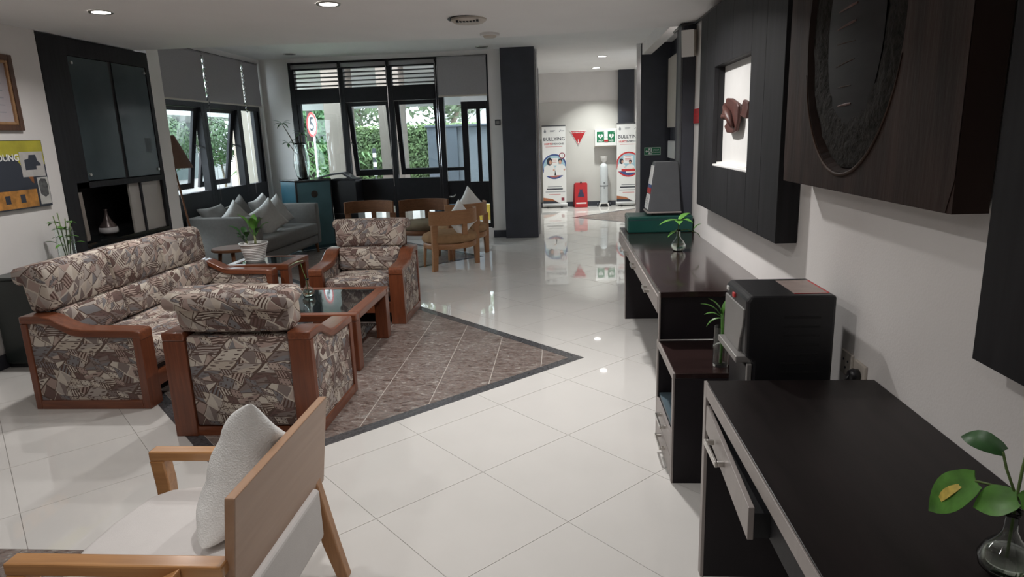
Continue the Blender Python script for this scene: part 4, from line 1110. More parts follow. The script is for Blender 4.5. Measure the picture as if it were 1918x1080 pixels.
obj('photo_print', MB().prism([(5.235, 1.30), (5.23, 1.40), (5.26, 1.425), (5.31, 1.42), (5.325, 1.37), (5.32, 1.29), (5.28, 1.27)], 'x', xp + .003, xp + .0034), mat('grey_photo_print', (0.09, 0.09, 0.09), 0.5, noise=0.5, nscale=30), t)
obj('lettering', text_mb('BANDUNG', 0.072, face_plus_x(xp + .0026, 5.08, 1.60), align='RIGHT', weight=0.0015), PAPER, t)

# ================================================================== PATTERNED LOUNGE SUITE
def seat_unit(name, label, cat, W, D, loc, rz, group, seats=1, head_z=0.865):
    """local: faces +y, floor at z=0"""
    t = thing(name, label, cat, loc, rz, group)
    b_, f_ = -D / 2, D / 2
    aw = 0.13; hx = W / 2
    def prof(top_off=0.0):
        zb, zf = 0.625, 0.525
        ys = [b_, b_ + .14, b_ + .20, b_ + .26, b_ + .33, b_ + .40, f_ - .05, f_ - .01, f_]
        zs = [zb, zb, zb - .012, zb - .045, zb - .08, zf + .008, zf, zf - .004, zf - .02]
        return [(y, z - top_off) for y, z in zip(ys, zs)]
    for sx in (-1, 1):
        a, c = sorted((sx * hx, sx * (hx - aw)))
        arm = obj('armrest', MB().strip(prof(), prof(0.05), 'x', a, c), REDWOOD, t, bevel=0.008, world=False, smooth='auto')
        obj('front_post', B(a, c, f_ - .055, f_ - .003, 0, 0.478), REDWOOD_Z, t, bevel=0.004, world=False)
        obj('back_post', B(a, c, b_ + .003, b_ + .045, 0, 0.575), REDWOOD_Z, t, bevel=0.004, world=False)
        obj('bottom_rail', B(a, c, b_ + .045, f_ - .055, 0.0, 0.06), REDWOOD, t, bevel=0.003, world=False)
        p = [q for q in prof(0.05) if b_ + .045 <= q[0] <= f_ - .055]
        p = [(b_ + .045, p[0][1])] + p + [(f_ - .055, p[-1][1])]
        obj('side_panel', MB().strip(p, [(y, 0.06) for y, z in p], 'x', a + .012, c - .012), PATCH_S if name == 'armchair' else PATCH, t, world=False)
    ix = hx - aw
    obj('back_panel', MB().rbox(-ix, ix, b_ + .01, b_ + .10, 0.06, 0.60, 0.02), PATCH, t, world=False, smooth=True)
    obj('back_rail', B(-ix, ix, b_ + .015, b_ + .05, 0.0, 0.055), REDWOOD_X, t, world=False)
    obj('front_rail', B(-ix, ix, f_ - .06, f_ - .03, 0.10, 0.20), REDWOOD_X, t, world=False, bevel=0.003)
    obj('seat_base', B(-ix, ix, b_ + .10, f_ - .06, 0.16, 0.24), BLACKP, t, world=False)
    for k in range(seats):
        xa = -ix + 2 * ix * k / seats; xb = -ix + 2 * ix * (k + 1) / seats
        obj('seat_cushion', MB().rbox(xa + .004, xb - .004, b_ + .14, f_ - .01, 0.235, 0.415, 0.045, 8, (0, 0, .015)), PATCH, t, world=False, smooth=True)
        Ml = Matrix.Translation((0, b_ + .11, 0.40)) @ Matrix.Rotation(math.radians(9), 4, 'X')
        obj('back_cushion', MB().rbox(xa + .004, xb - .004, 0.0, 0.13, 0, 0.23, 0.04, 8, (0, .012, 0), M=Ml), PATCH, t, world=False, smooth=True)
    ex = ix + .07 if seats == 1 else ix + .05
    for k in range(seats):
        xa = -ex + 2 * ex * k / seats; xb = -ex + 2 * ex * (k + 1) / seats
        Mh = Matrix.Translation((0, b_ + .02, 0.615)) @ Matrix.Rotation(math.radians(8), 4, 'X')
        h = head_z - .615
        ax_ = 0.0 if seats > 1 else .035
        obj('head_cushion', MB().rbox(xa + .002 + ax_, xb - .002 - ax_, -.012, 0.17, 0, h - .015, 0.05, 8, (0, .012, .006), M=Mh).rbox(xa + .002, xb - .002, -.075, 0.15, h * .60, h, 0.052, 8, M=Mh), PATCH, t, world=False, smooth=True)
    return t
seat_unit('armchair', 'patterned armchair with red-brown arms seen from behind, nearest camera', 'armchair', 0.86, 0.72, (-1.828, 3.74, 0), 0, 'patterned armchairs')
seat_unit('armchair', 'patterned armchair facing the camera beyond the coffee table', 'armchair', 0.87, 0.68, (-1.872, 6.02, 0), PI, 'patterned armchairs', head_z=0.895)
seat_unit('sofa', 'long patterned sofa with red-brown wooden arms along the left', 'sofa', 2.07, 0.79, (-3.055, 4.815, 0), -PI / 2, None, seats=3, head_z=0.93)

# coffee table
t = thing('coffee_table', 'square reddish wood coffee table with black glass top', 'table', (-1.97, 4.9, 0))
x0, x1, y0, y1, zt = -2.45, -1.485, 4.45, 5.36, 0.43
for a, b, c, d in ((x0, x1, y0, y0 + .075), (x0, x1, y1 - .075, y1)): obj('top_rail', B(a, b, c, d, zt - .055, zt), REDWOOD_X, t, bevel=0.008)
for a, b in ((x0, x0 + .09), (x1 - .09, x1)): obj('top_rail', B(a, b, y0 + .075, y1 - .075, zt - .055, zt), REDWOOD, t, bevel=0.008)
for a in (x0 + .005, x1 - .105):
    for c in (y0 + .005, y1 - .105): obj('leg', B(a, a + .10, c, c + .10, 0, zt - .055), REDWOOD_Z, t, bevel=0.005)
obj('glass_top', B(x0 + .09, x1 - .09, y0 + .075, y1 - .075, zt - .014, zt - .004), BLACKGLASS, t)
obj('lower_shelf', B(x0 + .105, x1 - .10, y0 + .10, y1 - .10, 0.12, 0.135), BLACKGLASS, t)
obj('shelf_rail', MB().box(x0 + .03, x0 + .08, y0 + .105, y1 - .105, 0.10, 0.16), REDWOOD, t)
# bud vase on coffee table
def bud_vase(name, label, x, y, z, s=1.0):
    t = thing(name, label, 'vase', (x, y, z))
    pr_ = [(0, 0), (.030, 0), (.048, .018), (.052, .040), (.040, .066), (.020, .088), (.013, .105), (.0125, .135), (.018, .150), (.0165, .150), (.0108, .135), (.0112, .105), (.018, .088), (.037, .065), (.048, .040), (.044, .020), (.028, .005), (0, .005)]
    obj('glass', MB().lathe([(r * s, h * s) for r, h in pr_], (x, y, z), 28), VESSEL, t, smooth=True)
    obj('water', MB().lathe([(0, .006), (.027, .006), (.043, .021), (.0468, .040), (.040, .055), (0, .056)], (x, y, z), 24) if s == 1.0 else MB().lathe([(r * s, h * s) for r, h in [(0, .006), (.027, .006), (.043, .021), (.0468, .040), (.040, .055), (0, .056)]], (x, y, z), 24), WATER, t, smooth=True)
    return t
t = bud_vase('bud_vase', 'clear bud vase with single pale leaf on the coffee table', -2.055, 5.03, 0.426)
obj('stem', MB().tube([(-2.055, 5.03, 0.45), (-2.06, 5.03, 0.57), (-2.09, 5.04, 0.66), (-2.10, 5.05, 0.70)], 0.003, 6), STEM, t, smooth=True)
obj('leaf', MB().leaf((-2.085, 5.05, 0.715), (-2.195, 5.02, 0.675), w=0.05, heart=True, droop=.05), mat('pale_leaf', (0.30, 0.36, 0.22), 0.5, noise=0.2, nscale=20), t, smooth=True)

# end table beyond the sofa
t = thing('end_table', 'square red-brown end table with dark top at the sofa end', 'table', (-2.9, 6.16, 0))
x0, x1, y0, y1, zt = -3.2, -2.58, 5.90, 6.42, 0.535
obj('top_rail', B(x0, x1, y0, y0 + .07, zt - .055, zt), REDWOOD_X, t, bevel=0.006); obj('top_rail', B(x0, x1, y1 - .07, y1, zt - .055, zt), REDWOOD_X, t, bevel=0.006)
obj('top_rail', B(x0, x0 + .08, y0 + .07, y1 - .07, zt - .055, zt), REDWOOD, t, bevel=0.006); obj('top_rail', B(x1 - .10, x1, y0 + .07, y1 - .07, zt - .055, zt), REDWOOD, t, bevel=0.006)
obj('glass_top', B(x0 + .08, x1 - .10, y0 + .07, y1 - .07, zt - .014, zt - .004), BLACKGLASS, t)
for a in (x0 + .004, x1 - .084):
    for c in (y0 + .004, y1 - .084): obj('leg', B(a, a + .08, c, c + .08, 0, zt - .055), REDWOOD_Z, t, bevel=0.004)
# white pot with plant
px, py, pz = -3.0, 6.13, 0.532
t = thing('potted_plant', 'green dumb cane in ribbed white pot on the end table', 'plant', (px, py, pz))
pr_ = [(0, 0), (.085, 0)]
for j in range(9):
    z = .012 + .0165 * j; r = .088 + (.128 - .088) * (z / .165)
    pr_ += [(r, z), (r + .004, z + .006), (r, z + .013)]
pr_ += [(.135, .165), (.139, .172), (.137, .182), (.128, .182), (.122, .165), (.118, .155), (0, .155)]
obj('pot', MB().lathe(pr_, (px, py, pz), 36), WHITEP, t, smooth='auto')
obj('soil', MB().lathe([(0, .158), (.119, .158), (.119, .150), (0, .150)], (px, py, pz), 24), mat('potting_soil', (0.05, 0.035, 0.025), 0.95, noise=0.4, nscale=60, bump=0.6, bscale=80), t)
obj('pebble', MB().lathe([(0, 0), (.018, .006), (.018, .022), (0, .03)], (px - .05, py - .06, pz + .16), 10), WHITEP, t, smooth=True)
plant_leaves = [((0.02, 0, .20), [(-.12, -.02, .40, .075), (.12, .02, .36, .08), (.05, -.08, .37, .075), (.13, -.04, .27, .07), (0.0, .09, .39, .07), (.16, .05, .31, .06)]),
                ((-.06, -.01, .16), [(-.22, -.03, .295, .06), (-.10, -.10, .20, .06), (.0, -.08, .24, .06), (-.13, .08, .27, .055)]),
                ((-.085, .02, .14), [(-.17, .0, .22, .05), (-.12, -.06, .19, .05)])]
for (sx, sy, sz), lv in plant_leaves:
    b0 = Vector((px + sx, py + sy, pz + .158)); b1 = Vector((px + sx, py + sy, pz + sz + .06))
    obj('stem', MB().tube([b0, (b0 + b1) / 2 + Vector((.004, 0, 0)), b1], [.013, .011, .008] if sz > .18 else [.008, .007, .005], 8), mat('pale_green_stem', (0.30, 0.34, 0.16), 0.5, noise=0.2, nscale=30), t, smooth=True)
    for (dx, dy, dz, w_) in lv:
        tip = Vector((px + dx, py + dy, pz + dz + .06)); m_ = b1 + (tip - b1) * .28
        obj('leaf', MB().tube([b1 - Vector((0, 0, .03)), m_], .0035, 5).leaf(m_, tip, w=w_, droop=.13, fold=.35), LEAF_D if dz < .3 else LEAF, t, smooth=True)

# ================================================================== WHITE-SEAT CHAIR IN THE FOREGROUND
t = thing('wooden_armchair', 'honey wood armchair with white seat in the near foreground', 'chair', (-1.2, 1.86, 0))
def back_x(z): return -0.945 + (z - .37) * 0.13
pan = MB().prism([(back_x(.37) - .015, .37), (back_x(.37) + .015, .37), (back_x(.715) + .015, .715), (back_x(.715) - .015, .715)], 'y', 1.525, 2.235)
obj('back_panel', pan, BEECH_Y, t, bevel=0.004)
for y in (1.49, 2.15):
    obj('arm', B(-1.56, -0.93, y, y + .055, 0.492, 0.53), BEECH, t, bevel=0.006)
    fx = [(-1.56, .492), (-1.552, .40), (-1.545, .2), (-1.53, 0.0)]
    obj('front_leg', MB().strip(fx, [(a + (.055 if b > .3 else .045), b) for a, b in fx], 'y', y, y + .055), BEECH, t, bevel=0.005)
    rx = [(-.950, .43), (-.930, .33), (-.895, .15), (-.85, 0.0)]
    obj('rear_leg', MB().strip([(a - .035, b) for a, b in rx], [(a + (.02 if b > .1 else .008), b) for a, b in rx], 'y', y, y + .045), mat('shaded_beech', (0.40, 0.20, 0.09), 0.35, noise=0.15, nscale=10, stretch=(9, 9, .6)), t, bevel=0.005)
obj('side_rail', B(-1.5, -0.97, 1.50, 1.53, 0.20, 0.26), BEECH, t); obj('side_rail', B(-1.5, -0.97, 2.165, 2.195, 0.20, 0.26), BEECH, t)
obj('arm_brace', MB().strip([(-1.045, .528), (-1.10, .50), (-1.2, .42)], [(-1.045, .49), (-1.10, .462), (-1.2, .382)], 'y', 1.44, 1.49), BEECH, t, bevel=0.004)
seat = MB()
outl = [(-0.93, 1.555), (-0.93, 2.14), (-1.35, 2.145), (-1.46, 2.12), (-1.52, 2.06), (-1.545, 1.9), (-1.545, 1.75), (-1.52, 1.62), (-1.46, 1.565), (-1.35, 1.55)]
seat.prism(outl, 'z', 0.20, 0.405)
obj('seat', seat, WHITE_LEATHER, t, bevel=0.03, segs=4, smooth=True)
pb = MB().prism([(-0.905, 1.56), (-0.905, 2.13), (-0.955, 2.13), (-0.955, 1.56)], 'z', 0.20, 0.40)
obj('rear_upholstery', pb, WHITE_LEATHER, t, bevel=0.015, segs=3)
# pillow leaning on its back
Mp = Matrix.Translation((-1.065, 2.0, 0.585)) @ Matrix.Rotation(math.radians(20), 4, 'Y') @ Matrix.Rotation(PI / 2, 4, 'Z') @ Matrix.Rotation(PI / 2, 4, 'X') @ Matrix.Rotation(math.radians(-15), 4, 'Z')
pm = MB().pillow(0.47, 0.47, 0.20, M=Mp, n=24, seed=5)
for v in pm.v:
    if v.y > 1.84: v.z -= 0.62 * (v.y - 1.84) * max(0, v.z - .41) / .46
    if v.z < 0.412: v.z = 0.412 + 0.1 * (v.z - 0.412) * (v.z > .3)
o = obj('cushion', pm, WHITE_CLOTH, smooth=True)
tag(o, 'plump white cushion leaning on the near honey wood armchair', 'cushion', 'white scatter cushions')
ms = o.modifiers.new('sub', 'SUBSURF'); ms.levels = 1; ms.render_levels = 1

# ================================================================== BARREL CHAIRS BEYOND
def barrel_chair(label, x, y, rz, woodm, cloth, group):
    """faces +y; curved back rail on slab legs, deep round seat"""
    t = thing('barrel_chair', label, 'chair', (x, y, 0), rz, group)
    R0 = 0.39
    ang = [math.radians(a) for a in range(192, 349, 6)]
    outer = [(R0 * math.cos(a), R0 * math.sin(a) * .82) for a in ang]; inner = [((R0 - .025) * math.cos(a), (R0 - .025) * math.sin(a) * .82) for a in ang]
    obj('back_rail', MB().strip(outer, inner, 'z', 0.575, 0.755), woodm, t, world=False, bevel=0.006, smooth='auto')
    for s in (-1, 1):
        a = math.radians(270 + s * 66); lx, ly = (R0 - .012) * math.cos(a), (R0 - .012) * math.sin(a) * .82
        obj('rear_leg', MB().strip([(lx - .045 + s * .015 * (z < .1), z) for z in (.58, .3, 0)], [(lx + .045 + s * .01 * (z < .1) - .02 * (z < .1), z) for z in (.58, .3, 0)], 'y', ly - .018, ly + .018), woodm, t, world=False, bevel=0.004)
        obj('front_leg', MB().tube([(s * .24, .22, .28), (s * .25, .24, 0)], [.024, .016], 8), woodm, t, world=False, smooth=True)
    sp = R0 - .012
    obj('back_splat', B(-.035, .035, -sp * .82 - .012, -sp * .82 + .012, 0.33, 0.58), woodm, t, world=False)
    obj('seat_frame', MB().lathe([(0, .27), (.335, .27), (.345, .285), (.345, .325), (.335, .34), (0, .34)], (0, 0.0, 0), 32, sx=1.02, sy=.96), woodm, t, world=False, smooth='auto')
    obj('seat_cushion', MB().lathe([(0, .34), (.32, .34), (.355, .36), (.362, .395), (.345, .435), (.29, .458), (.15, .468), (0, .47)], (0, 0.0, 0), 36, sx=1.02, sy=.96), cloth, t, world=False, smooth=True)
    return t
g = 'curved-back lounge chairs by the windows'
barrel_chair('tan curved-back chair turned away, closest to the open floor', -1.47, 8.42, math.radians(49), OAK_L, TAN_CLOTH, g)
barrel_chair('tan curved-back chair half hidden behind its twin near the door', -1.42, 9.22, math.radians(52), OAK_L, TAN_CLOTH, g)
barrel_chair('brown curved-back chair left of the pair, before window panes', -2.89, 9.62, PI, OAK, OLIVE_CLOTH, g)
barrel_chair('brown curved-back chair with olive seat beside the glazed door', -2.07, 9.68, PI, OAK, OLIVE_CLOTH, g)
def cushion_at(label, x, y, z, rz, tilt, w=0.40, m=WHITE_CLOTH, seed=1, spin=0, thick=.13, group='white scatter cushions', h=None):
    M = Matrix.Translation((x, y, z)) @ Matrix.Rotation(rz, 4, 'Z') @ Matrix.Rotation(PI / 2 - tilt, 4, 'X') @ Matrix.Rotation(spin, 4, 'Z')
    o = obj('cushion', MB().pillow(w, h or w, thick, M=M, n=14, seed=seed), m, smooth=True)
    return tag(o, label, 'cushion', group)
cushion_at('white cushion on the tan chair closest to the open floor', -1.30, 8.32, 0.62, math.radians(49), math.radians(18), 0.38, seed=21, spin=math.radians(35), thick=.12)
cushion_at('white cushion standing in the half hidden tan chair', -1.27, 9.12, 0.70, math.radians(52), math.radians(16), 0.42, seed=22, spin=math.radians(40), thick=.12)

# ================================================================== GREY SOFA IN THE NOOK
rs = math.radians(-3.2)
t = thing('grey_sofa', 'grey upholstered sofa below the nook windows', 'sofa', (-4.2, 8.95, 0), rs)
# local: faces +x; x -0.52..0.45, y -0.95..0.97
obj('base', MB().rbox(-.50, .42, -.93, .93, .14, .27, .02), GREY_CLOTH, t, world=False, smooth=True)
obj('seat_cushion', MB().rbox(-.38, .45, -.82, .82, .27, .46, .05, 8, (0, 0, .012)), GREY_CLOTH, t, world=False, smooth=True)
obj('backrest', MB().rbox(-.54, -.38, -.94, .94, .27, .76, .04, 8), GREY_CLOTH, t, world=False, smooth=True)
obj('armrest', MB().rbox(-.54, .43, -.945, -.82, .14, .755, .03, 8), GREY_CLOTH, t, world=False, smooth=True)
obj('armrest', MB().rbox(-.54, .43, .82, .945, .14, .755, .03, 8), GREY_CLOTH, t, world=False, smooth=True)
for a in (-.46, .37):
    for c in (-.86, .86): obj('leg', MB().tube([(a, c, .14), (a + .02 * (1 if a > 0 else -1), c, 0)], [.028, .018], 8), OAK, t, world=False, smooth=True)
g = 'cushions on the grey sofa'
cushion_at('grey cushion lying low behind near arm of grey sofa', -4.52, 8.35, 0.70, math.radians(70), math.radians(35), 0.42, GREY_CLOTH, 31, 0.1, .14, g)
cushion_at('pale cushion leaning on the grey sofa right beside its near arm', -4.24, 8.30, 0.66, math.radians(60), math.radians(18), 0.44, PALE_CLOTH, 32, math.radians(38), .15, g)
cushion_at('grey cushion behind the pale ones on sofa back', -4.50, 8.95, 0.70, math.radians(82), math.radians(18), 0.44, GREY_CLOTH, 33, math.radians(20), .14, g)
cushion_at('pale cushion standing on the seat, middle of grey sofa', -4.02, 8.72, 0.65, math.radians(52), math.radians(14), 0.44, PALE_CLOTH, 34, math.radians(30), .15, g)
cushion_at('pale cushion propped deeper along the grey sofa seat', -4.14, 9.25, 0.66, math.radians(58), math.radians(16), 0.44, PALE_CLOTH, 35, math.radians(26), .15, g)
cushion_at('pale cushion hidden behind others at the far sofa back', -4.42, 9.45, 0.70, math.radians(80), math.radians(18), 0.42, PALE_CLOTH, 36, math.radians(15), .14, g)

# round side table
t = thing('round_table', 'small round brown wooden stool table beside the grey sofa', 'table', (-3.78, 7.2, 0))
obj('top', MB().lathe([(0, .47), (.215, .47), (.225, .48), (.225, .495), (.215, .505), (0, .505)], (-3.78, 7.2, 0), 36), OAK, t, smooth='auto')
for k in range(4):
    a = k * PI / 2 + .5
    obj('leg', MB().tube([(-3.78 + .13 * math.cos(a), 7.2 + .13 * math.sin(a), .47), (-3.78 + .19 * math.cos(a), 7.2 + .19 * math.sin(a), 0)], [.022, .016], 8), OAK, t, smooth=True)
# floor lamp
lx, ly = -4.60, 7.60
t = thing('floor_lamp', 'tripod floor lamp with brown shade next to nook window', 'lamp', (lx, ly, 0))
obj('lamp_shade', MB().lathe([(.235, 1.40), (.075, 1.78), (.068, 1.78), (.228, 1.402), (.235, 1.40)], (lx, ly, 0), 32, caps=False), mat('brown_shade', (0.13, 0.068, 0.045), 0.85, noise=0.08, nscale=40), t, smooth='auto')
for a in (0.15, 2.2, 4.3):
    obj('leg', MB().tube([(lx + .02 * math.cos(a), ly + .02 * math.sin(a), 1.48), (lx + .19 * math.cos(a), ly + .19 * math.sin(a), 0)], [.013, .010], 8), OAK, t, smooth=True)
obj('hub', MB().lathe([(0, 1.42), (.035, 1.42), (.035, 1.50), (0, 1.50)], (lx, ly, 0), 16), OAK, t)
# teal corner cabinet
t = thing('corner_cabinet', 'teal corner cabinet with dark round pull and black edges', 'cabinet', (-4.07, 10.32, 0), math.radians(45))
w2 = .29
obj('carcass', B(-w2, w2, -w2 + .02, w2, 0, 1.06), TEAL, t, world=False, bevel=0.003)
obj('door', B(-w2 + .02, w2 - .012, -w2 + .002, -w2 + .02, 0.05, 1.045), mat('teal_door_lit', (0.066, 0.150, 0.175), 0.45, noise=0.08, nscale=6), t, world=False, bevel=0.003)  # lamp light on the cabinet front is put into this paler teal
obj('edge_post', B(-w2 - .003, -w2 + .02, -w2 - .002, -w2 + .03, 0, 1.06), BLACKP, t, world=False)
obj('edge_post', B(w2 - .012, w2 + .003, -w2 - .002, -w2 + .03, 0, 1.06), BLACKP, t, world=False)
obj('top', B(-w2 - .01, w2 + .01, -w2 - .01, w2 + .01, 1.06, 1.085), BLACKGLASS, t, world=False, bevel=0.003)
obj('pull', MB().lathe([(0, 0), (.05, 0), (.055, .006), (.05, .014), (0, .016)], M=Matrix.Translation((0, -w2 + .002, .86)) @ Matrix.Rotation(PI / 2, 4, 'X')), mat('dark_bronze', (0.05, 0.04, 0.035), 0.4, metal=0.5, noise=0.2, nscale=30), t, world=False, smooth='auto')
# black lid resting on the cabinet / sill
o = obj('black_tray', MB().prism([(-3.98, 1.086), (-3.70, 1.15), (-3.50, 1.165), (-3.34, 1.06), (-3.37, 1.04), (-3.52, 1.135), (-3.70, 1.12), (-3.96, 1.070)], 'y', 10.47, 10.72), BLACKP, bevel=0.006)
tag(o, 'black bent tray resting on window ledge by teal cabinet', 'tray')
t = thing('planter_box', 'black box under the window bay right of teal cabinet', 'cabinet', (-3.45, 10.6, 0))
obj('body', B(-3.70, -3.30, 10.45, 10.83, 0, 1.035), BLACKP, t, bevel=0.004)
obj('lid', B(-3.71, -3.29, 10.44, 10.835, 1.036, 1.06), BLACKW, t, bevel=0.003)
obj('front_line', B(-3.70, -3.30, 10.447, 10.451, 0.50, 0.515), GREYP, t)
# glass vase with tall plant on the cabinet
vx, vy, vz_ = -4.10, 10.33, 1.0865
t = thing('glass_vase', 'large clear glass vase with dark trunk plant on teal cabinet', 'vase', (vx, vy, vz_))
pr_ = [(0, 0), (.075, 0), (.10, .06), (.125, .20), (.12, .34), (.10, .44), (.095, .52), (.105, .56), (.101, .56), (.091, .52), (.096, .44), (.116, .34), (.121, .20), (.096, .06), (.072, .012), (0, .012)]
obj('glass', MB().lathe(pr_, (vx, vy, vz_), 32), VESSEL, t, smooth=True)
obj('trunk', MB().tube([(vx + .03, vy, vz_ + .014), (vx + .015, vy, vz_ + .25), (vx - .03, vy, vz_ + .5), (vx - .04, vy, vz_ + .66)], [.045, .038, .03, .018], 10), mat('dark_trunk', (0.03, 0.028, 0.022), 0.8, noise=0.3, nscale=20), t, smooth=True)
for k, (dx, dz) in enumerate(((-.25, .86), (-.17, .56), (.06, .70))):
    p1 = Vector((vx + dx, vy - .03 * k, vz_ + dz))
    obj('stem', MB().tube([(vx - .02, vy, vz_ + .35), (vx + dx * .55, vy, vz_ + dz * .75), p1], [.01, .008, .005], 6), STEM_B, t, smooth=True)
    for j in range(8):
        a = j * .785 + k; L_ = .15 + .03 * math.sin(3 * j)
        obj('leaf', MB().leaf(p1, p1 + Vector((L_ * math.cos(a), L_ * .6 * math.sin(a), .06 * math.sin(2 * a + k) - .01)), w=.035, n=5), LEAF_D, t, smooth=True)

# ================================================================== SMALL PLANTS ON THE COUNTERS
def pothos_leaf(t, base, tip, w, up=(0, 0, 1), m=LEAF, mark=False, droop=.1, fold=.2):
    lf = obj('leaf', MB().leaf(base, tip, up=up, w=w, heart=True, droop=droop, fold=fold, n=10), m, t, smooth=True)
    return lf
# vase on the console
t = bud_vase('pothos_vase', 'clear bud vase with trailing pothos on the glossy console', 0.788, 4.55, 0.8205, 1.0)
c = Vector((0.788, 4.55, 0.82))
obj('stem', MB().tube([c + Vector((0, 0, .03)), c + Vector((0, 0, .14)), c + Vector((.0, 0, .21))], .004, 6).tube([c + Vector((0, 0, .14)), c + Vector((.06, 0, .15)), c + Vector((.11, -.01, .13))], .003, 6), STEM, t, smooth=True)
for b_, e_, w_ in (((0, 0, .21), (-.135, -.02, .185), .07), ((0, 0, .215), (.085, -.06, .20), .07), ((.01, 0, .22), (.09, .05, .255), .06), ((-.01, 0, .14), (-.075, -.02, .10), .045), ((.10, -.01, .15), (.15, -.02, .19), .045), ((.11, -.01, .13), (.145, -.01, .095), .04), ((0, 0, .21), (-.01, -.09, .195), .06)):
    pothos_leaf(t, c + Vector(b_), c + Vector(e_), w_)
# vase on the near desk
vx, vy, vz_ = 0.845, 1.19, 0.7655
t = bud_vase('pothos_vase', 'clear bud vase with variegated pothos on near desk, bottom right', vx, vy, vz_, 0.93)
c = Vector((vx, vy, vz_))
obj('stem', MB().tube([c + Vector((0, 0, .03)), c + Vector((.002, 0, .16)), c + Vector((.012, .01, .22)), c + Vector((.022, .01, .31))], .0028, 6)
    .tube([c + Vector((.004, 0, .16)), c + Vector((-.01, .02, .215)), c + Vector((-.014, .03, .245))], .0025, 6)
    .tube([c + Vector((.004, 0, .15)), c + Vector((-.02, .035, .172)), c + Vector((-.037, .061, .166))], .0025, 6)
    .tube([c + Vector((.006, 0, .16)), c + Vector((.04, .0, .20)), c + Vector((.05, .0, .25))], .0025, 6), STEM, t, smooth=True)
big = pothos_leaf(t, c + Vector((-.036, .06, .166)), c + Vector((-.072, .142, .05)), .085, up=(-.75, -.35, .55), droop=.08, fold=.12)
obj('yellow_mark', MB().leaf(c + Vector((-.044, .078, .148)), c + Vector((-.064, .122, .078)), up=(-.75, -.35, .55), w=.02, droop=.13, fold=.1, n=6), LEAF_Y, big, smooth=True)
for v in big.children[0].data.vertices: v.co += Vector((-.75, -.35, .55)) * .0035
pothos_leaf(t, c + Vector((-.014, .03, .245)), c + Vector((-.045, .11, .238)), .045, up=(-.4, -.6, .7), m=LEAF_D, droop=.18)
pothos_leaf(t, c + Vector((.0, -.005, .165)), c + Vector((-.045, .045, .118)), .065, up=(-.3, -.6, .75), m=LEAF)
pothos_leaf(t, c + Vector((.004, -.01, .162)), c + Vector((.07, -.02, .155)), .06, up=(0, -.6, .8), m=LEAF)
pothos_leaf(t, c + Vector((.022, .01, .31)), c + Vector((.10, .01, .33)), .05, up=(0, -.7, .7), m=LEAF_D)
pothos_leaf(t, c + Vector((.05, .0, .25)), c + Vector((.12, .0, .27)), .05, up=(0, -.7, .7), m=LEAF_D)
# lucky bamboo jar on the low cabinet
jx, jy, jz = 0.725, 2.99, 0.5505
t = thing('glass_vase', 'slim clear jar with lucky bamboo on the low cabinet', 'vase', (jx, jy, jz))
obj('glass', MB().lathe([(0, 0), (.034, 0), (.036, .01), (.036, .19), (.033, .19), (.033, .012), (0, .012)], (jx, jy, jz), 24), VESSEL, t, smooth='auto')
obj('stem', MB().tube([(jx, jy, jz + .014), (jx + .004, jy, jz + .17), (jx + .0, jy, jz + .25)], .007, 8), LEAF, t, smooth=True)
for e_, w_ in (((-.10, 0, .30), .028), ((-.06, .02, .32), .026), ((-.085, -.02, .255), .024), ((-.07, .0, .19), .022), ((.05, .03, .33), .024)):
    obj('leaf', MB().leaf((jx, jy, jz + .23), (jx + e_[0], jy + e_[1], jz + e_[2]), w=w_, droop=.15, n=6), LEAF, t, smooth=True)

